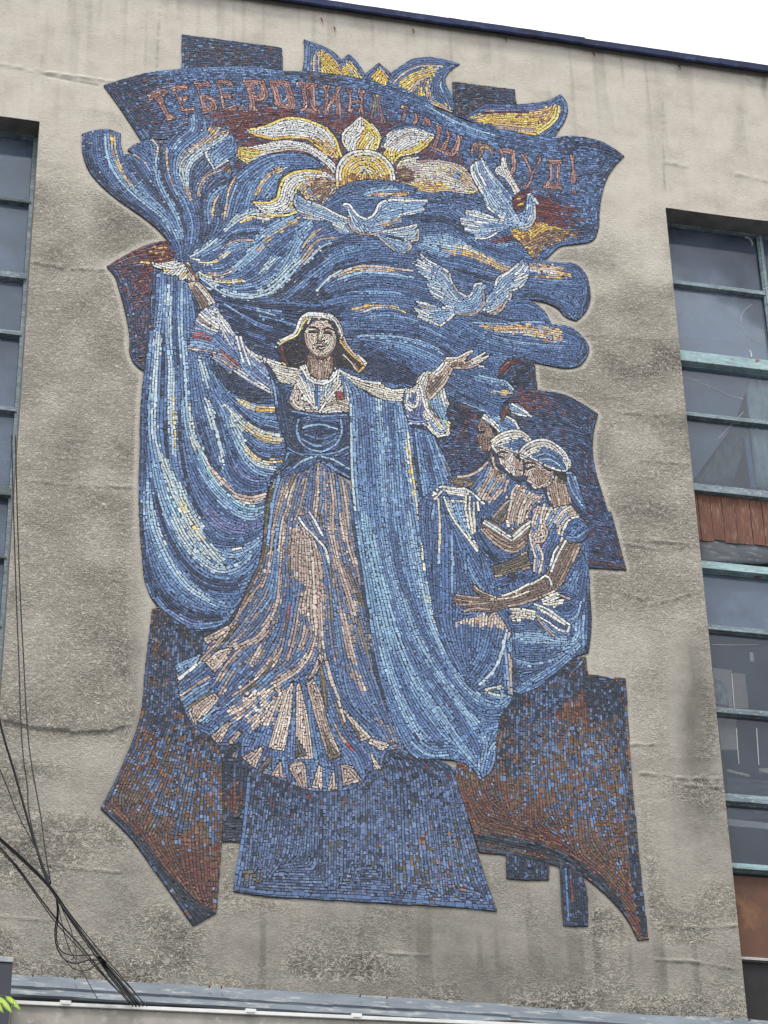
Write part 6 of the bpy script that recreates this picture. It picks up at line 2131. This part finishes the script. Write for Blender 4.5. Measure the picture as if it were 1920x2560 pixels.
sheet('upper_blind', [(-120, 330), (66, 352), (64, 402), (-120, 385)], 0.42, M_CURT, 'pale grey-green blind at the top of the left window strip', 'blind')
sheet('upper_blind', [(-120, 905), (45, 925), (42, 1012), (-120, 995)], 0.42, M_BLUEG, 'slate blue blind low in the fifth pane of the left window strip', 'blind')
sheet('upper_blind', [(-120, 1040), (36, 1052), (24, 1150), (-120, 1140)], 0.42, M_CURT, 'pale blind hanging in the sixth pane of the left window strip', 'blind')
BD = 'boards stacked behind the broken panes'
sheet('board', q9([(1305, 1010), (1425, 1025), (1430, 1265), (1305, 1255)]), 0.40, M_BEIGE, 'beige board standing behind the pane with the plastic bag', 'board', BD)
sheet('board', q9([(1432, 1040), (1510, 1050), (1535, 1270), (1440, 1268)]), 0.42, M_BEIGE, 'beige board with a rounded edge right of the plastic bag', 'board', BD)
sheet('plastic_bag', q9([(1310, 1080), (1380, 1110), (1405, 1262), (1312, 1245)]), 0.37, M_BAG, 'crinkled clear plastic bag in front of the beige boards', 'bag', fold=0.02)
sheet('white_tag', q9([(1540, 908), (1562, 910), (1570, 968), (1545, 965)]), 0.37, M_WHITE, 'small white tag hanging in the dark right window', 'tag')
sheet('board', q9([(1335, 1330), (1450, 1345), (1460, 1540), (1355, 1540)]), 0.40, M_BEIGE, 'grey beige board behind the lowest clear panes', 'board', BD)
sheet('paper_sheet', q12([(1395, 5), (1530, 40), (1545, 58), (1400, 25)]), 0.36, M_CREAM, 'curled strip of cream paper on the sill of the right window', 'paper', fold=0.01)
sheet('paper_sheet', q12([(1600, 0), (1900, 20), (1900, 45), (1610, 28)]), 0.36, M_CREAM, 'torn cream paper at the right edge of the lower window', 'paper', fold=0.01)
sheet('board_strip', q12([(1400, 330), (1900, 380), (1900, 418), (1405, 372)]), 0.36, M_PALE, 'plain pale strip of board across the dark pane above the rusty panels', 'board strip')
sheet('floor_slab', q12([(1395, 60), (2100, 120), (2100, 330), (1400, 330)]), 0.7, M_GREYC, 'grey concrete floor edge inside the lower right window', 'slab')

# ------------------------------------------------------------------ ledge, parapet and ground
M_ZINC = worn('grey_blue_sheet', (0.19, 0.225, 0.26), (0.12, 0.145, 0.175), light=(0.34, 0.35, 0.345), rough=0.55, scale=3.0, streak=(0.7, 1, 4), bmp=0.2)
zf = P3(640, 1920+1445*640/1659, 0.0)[2]           # upper lip of the flashing on the wall
za = P3(640, 1920+1512*640/1659, -0.15)[2]
led = empty('roof_flashing', (P3(640, 2490)[0], -0.1, zf), 'two-step grey blue sheet metal flashing along the foot of the facade', 'flashing')
x = P3(24, 2448)[0]; XE = XR+4.5; k = 0
z_lo = P3(640, 1920+1566*640/1659, -0.18)[2]
while x < XE:
    L = random.uniform(1.25, 1.55) if k else P3(395, 2480)[0]-x
    dz = random.uniform(-0.008, 0.008)
    prof = [(-0.028, zf+0.0), (-0.075, za+0.012), (-0.150, za+0.002), (-0.156, za+0.014), (-0.168, za+0.002), (-0.160, za-0.016), (-0.178, z_lo+0.02), (-0.196, z_lo+0.004), (-0.185, z_lo-0.012), (-0.0, za-0.08), (-0.005, zf-0.03)]
    mb = MB(); n = len(prof); sg = 8
    for s in range(sg+1):
        xx = x+(L+0.03)*s/sg
        for (y, z) in prof: mb.v.append((xx, y-0.004*(k % 2)+random.uniform(-.003, .003), z+dz+random.uniform(-.003, .003)))
    for s in range(sg):
        for q in range(n): mb.f.append((s*n+q, s*n+(q+1) % n, (s+1)*n+(q+1) % n, (s+1)*n+q))
    mb.f.append(tuple(range(n))[::-1]); mb.f.append(tuple(sg*n+q for q in range(n)))
    mb.build('flashing_sheet', M_ZINC, led)
    for q in range(2):
        bx = x+random.uniform(0.1, 0.5); MB().tube([(bx, -0.07, zf-0.02), (bx, -0.1, zf-0.015)], 0.006, 8).build('rivet', M_RUST, led)
    x += L; k += 1
# low roof between the flashing and the parapet
YP = -0.95
zt = P3(640, 1920+1540*640/1659, YP)[2]
zt0, zt1 = P3(38, 1920+1512*640/1659, YP)[2], P3(1280, 1920+1655*640/1659, YP)[2]
xa_, xb_ = P3(38, 2500, YP)[0], P3(1280, 2558, YP)[0]
sl = (zt1-zt0)/(xb_-xa_)
M_ROOF = worn('black_bitumen', (0.022, 0.018, 0.018), (0.012, 0.010, 0.011), light=(0.05, 0.035, 0.03), rough=0.7, scale=5, bmp=0.5)
par = empty('parapet', (xa_+1.0, YP, 0.0), 'pale grey plastered parapet wall with a white capping strip in the foreground', 'parapet wall')
def zline(x): return zt0+sl*(x-xa_)
x0, x1 = xa_-0.02, XR+4.5
MB().prism([(x0, 0.0), (x1, 0.0), (x1, zline(x1)-0.030), (x0, zline(x0)-0.030)], YP, YP+0.25).build('wall', worn('pale_plaster', (0.45, 0.42, 0.375), (0.33, 0.31, 0.28), rough=0.95, scale=4, light=(0.52, 0.49, 0.45), bmp=0.4), par)
MB().prism([(x0, zline(x0)-0.028), (x1, zline(x1)-0.028), (x1, zline(x1)), (x0, zline(x0))], YP-0.025, YP+0.20).build('capping', worn('white_strip', (0.82, 0.82, 0.80), (0.66, 0.66, 0.64), rough=0.4, scale=5), par, bevel=0.004)
for pxc in (164, 627, 892):
    pyc = {164: 2506, 627: 2534, 892: 2551}[pxc]
    c = P3(pxc, pyc, YP-0.03); MB().box(c[0]-0.04, c[0]+0.04, YP-0.034, YP-0.004, zline(c[0])-0.03, zline(c[0])+0.012).box(c[0]-0.03, c[0]+0.03, YP-0.04, YP-0.0345, zline(c[0])-0.02, zline(c[0])+0.002).build('clip', M_WHITE, par, bevel=0.003)
MB().prism([(x0, zline(x0)-0.33), (x1, zline(x1)-0.33), (x1, zline(x1)-0.26), (x0, zline(x0)-0.26)], YP+0.252, -0.001).build('gutter_floor', M_ROOF, par)
# black sheathed cables lying in the gutter behind the capping
for k in range(5):
    pts = []
    for q in range(40):
        x = x0+(x1-x0)*q/39
        pts.append((x, YP+0.10+0.03*k+0.02*math.sin(q*0.7+k), zline(x)+0.012+0.018*(k % 2)+0.012*math.sin(q*0.9+k*1.7)+0.008*math.sin(q*2.3+k)))
    tag(MB().tube(pts, 0.013+0.004*(k % 2), 6).build('gutter_cable', M_ROOF, None, smooth=True), 'thick black cable lying along the gutter behind the white capping', 'cable', 'black cables in the gutter')
# dark panel at the lower left
M_SLATE = worn('slate_grey_paint', (0.034, 0.040, 0.055), (0.024, 0.028, 0.04), rough=0.5, scale=3)
YB = -1.3
a = P3(-120, 1920+1235*640/1659, YB); b_ = P3(83*640/1659, 1920+1255*640/1659, YB)
box_ = empty('cabinet', (b_[0]-0.3, YB, 0.0), 'dark slate grey cabinet with a pale metal top at the lower left corner', 'cabinet')
MB().prism([(a[0], b_[2]-4.0), (b_[0]-0.012, b_[2]-4.0), (b_[0], b_[2]-0.01), (a[0], a[2]-0.01)], YB, YB+0.3).build('side_panel', M_SLATE, box_, bevel=0.006)
MB().prism([(a[0], a[2]-0.008), (b_[0]+0.004, b_[2]-0.008), (b_[0]+0.004, b_[2]+0.032), (a[0], a[2]+0.032)], YB-0.01, YB+0.31).build('top_cap', worn('galvanised', (0.42, 0.45, 0.48), (0.2, 0.22, 0.24), rough=0.5, scale=9, metal=0.3), box_, bevel=0.006)
# leaves of a tree that reach into the lower left corner
def m_leaf():
    m, nt, b = mat('fresh_leaf'); v = coords(nt)
    nt.links.new(ramp(nt, noise(nt, v, 9.0), [(0.3, (0.20, 0.34, 0.028)), (0.7, (0.34, 0.48, 0.05))]), b.inputs['Base Color'])
    b.inputs['Roughness'].default_value = 0.45; b.inputs['Subsurface Weight'].default_value = 0.0
    b.inputs['Transmission Weight'].default_value = 0.0
    return m
M_LEAF = m_leaf()
YLf = -2.2
br = empty('leafy_branch', P3(-40, 2495, YLf), 'bright green leaflets of a tree branch at the lower left edge', 'branch')
MB().tube([P3(-160, 2470, YLf), P3(-60, 2482, YLf), P3(0, 2489, YLf), P3(30, 2492, YLf)], [0.008, 0.006, 0.004, 0.002], 6).build('twig', worn('twig', (0.18, 0.2, 0.07), (0.1, 0.12, 0.04), rough=0.7), br)
def leaf(p0, p1, wd, bend):
    A = np.array(P3(*p0, YLf)); B = np.array(P3(*p1, YLf-0.05)); d = B-A; L = np.linalg.norm(d); d /= L
    s = np.cross(d, [0, 1, 0]); s /= np.linalg.norm(s); mb = MB(); n = 8
    for i in range(n+1):
        t = i/n; w = wd*L*1.55*(t**0.65)*((1-t)**0.95)*1.15 if 0 < i < n else 0.0008
        c = A+d*L*t+np.array([0, -bend*math.sin(t*2.2)*L, 0])
        for (k, yo) in ((-1, -0.10), (0, 0.0), (1, -0.10)): mb.v.append(tuple(c+s*w*k+np.array([0, yo*w*2*abs(k), 0])))
    for i in range(n):
        for k in range(2): q = i*3+k; mb.f.append((q, q+1, q+4, q+3))
    o = mb.build('leaf', M_LEAF, br, smooth=True)
    md = o.modifiers.new('thick', 'SOLIDIFY'); md.thickness = 0.0012
for (p0, p1, wd, bd) in (((-6, 2492), (30, 2536), .2, .1), ((14, 2491), (52, 2530), .2, .12), ((-30, 2488), (8, 2537), .21, .15), ((18, 2492), (34, 2512), .3, .1), ((-60, 2484), (-30, 2540), .2, .1),
                         ((-45, 2482), (-20, 2450), .2, .1), ((-20, 2488), (6, 2510), .24, .0)): leaf(p0, p1, wd, bd)
# ------------------------------------------------------------------ overhead cables in front of the wall
M_CABLE = worn('black_cable', (0.016, 0.016, 0.018), (0.009, 0.009, 0.010), rough=0.6, scale=20)
def J(x, y): return (x*640/1659, 1920+y*640/1659)
def G(x, y): return (x*640/1659, 1280+y*640/1659)
GRP = 'thin overhead cables crossing the lower left of the facade'
def cable(pts, r, label, Y=-1.25, sag=0.0):
    pl = spline(pts, False, 12.0, 120.0); n = len(pl)
    P = [P3(x, y, Y+0.25*math.sin(3.1*i/n+sag)) for i, (x, y) in enumerate(pl)]
    tag(MB().tube(P, r, 6).build('cable', M_CABLE, None, smooth=True), label, 'cable', GRP)
def cg(pts, r, n_, spread, label):
    for k in range(n_):
        o = (k-(n_-1)/2)*spread
        cable([(x+o+random.uniform(-1.2, 1.2), y-o*0.5+random.uniform(-1.2, 1.2)) for (x, y) in pts], r, label, -1.25-0.02*k, 0.1*k)
cable([G(75, -500), G(88, 0), G(120, 900), G(160, 1659), J(178, 120), J(182, 240), J(222, 450), J(325, 760)], 0.0048, 'thin upright cable nearest the left window, running the full height')
cable([G(100, -500), G(112, 0), G(150, 900), G(208, 1659), J(235, 150), J(265, 320), J(300, 580), J(330, 750)], 0.0048, 'second thin upright cable from the left window')
cable([G(-20, 1280), G(30, 1480), G(85, 1659), J(150, 230), J(232, 510), J(330, 780), J(372, 850), J(480, 1000), J(640, 1210), J(900, 1530)], 0.0085, 'thick cable slanting down from the left edge to the flashing')
cable([J(-40, 420), J(150, 590), J(330, 775), J(450, 950), J(620, 1190), J(700, 1290), J(880, 1530)], 0.0085, 'thick cable entering low at the left edge and joining the knot')
cable([J(-40, 435), J(150, 605), J(330, 790), J(440, 960), J(600, 1190), J(850, 1530)], 0.006, 'cable running close beside the low thick cable')
cable([J(-40, 470), J(120, 650), J(250, 830), J(370, 985), J(510, 1140), J(700, 1370), J(840, 1520)], 0.006, 'cable below the knot, slanting to the flashing')
cable([J(-40, 490), J(100, 640), J(230, 820), J(360, 1000), J(540, 1200), J(720, 1400), J(860, 1530)], 0.0042, 'thin cable lowest of the slanting ones')
cable([J(-20, -40), J(60, 160), J(130, 330), J(205, 470), J(330, 740)], 0.0036, 'faint thin cable at the far left above the knot')
cable([J(365, 840), J(372, 940), J(356, 1060), J(372, 1170), J(430, 1250), J(500, 1266), J(580, 1243), J(660, 1248)], 0.0052, 'slack loop of cable hanging under the knot')
cable([J(372, 850), J(378, 960), J(366, 1080), J(395, 1185), J(460, 1213), J(560, 1212), J(640, 1210)], 0.0042, 'inner slack loop of cable under the knot')
cable([J(425, 1245), J(470, 1298), J(520, 1316), J(590, 1300), J(660, 1250)], 0.0036, 'lowest slack loop of cable above the flashing')
cable([J(370, 850), J(400, 1000), J(440, 1150), J(530, 1310), J(600, 1440), J(632, 1495)], 0.0032, 'thin loose cable end dangling to the flashing')
cable([J(380, 860), J(470, 1080), J(500, 1240)], 0.003, 'short thin wire inside the slack loops')
for k, (o, r) in enumerate(((-26, .0045), (-10, .006), (8, .006), (24, .0045), (44, .004))):
    cable([J(640+o*0.3, 1215+abs(o)*0.2), J(710+o*0.8, 1320), J(800+o, 1430-o*.1), J(895+o*1.3, 1545)], r, ['leftmost strand', 'second strand', 'middle strand', 'fourth strand', 'rightmost strand'][k]+' of the cable bundle ending at the flashing', -1.2)
cable([J(330, 770), J(420, 900), J(560, 1080), J(700, 1250), J(830, 1400), J(930, 1525)], 0.0042, 'thin cable along the upper side of the bundle')
# ------------------------------------------------------------------ ground, street and the row of buildings opposite (behind the viewer)
gnd = MB(); gnd.v = [(-900, -900, 0), (900, -900, 0), (900, 900, 0), (-900, 900, 0)]; gnd.f = [(0, 1, 2, 3)]
tag(gnd.build('ground', worn('asphalt', (0.06, 0.06, 0.062), (0.045, 0.045, 0.047), rough=0.9, scale=0.6)), kind='structure')
print('scene built', round(time.time()-T0, 1))
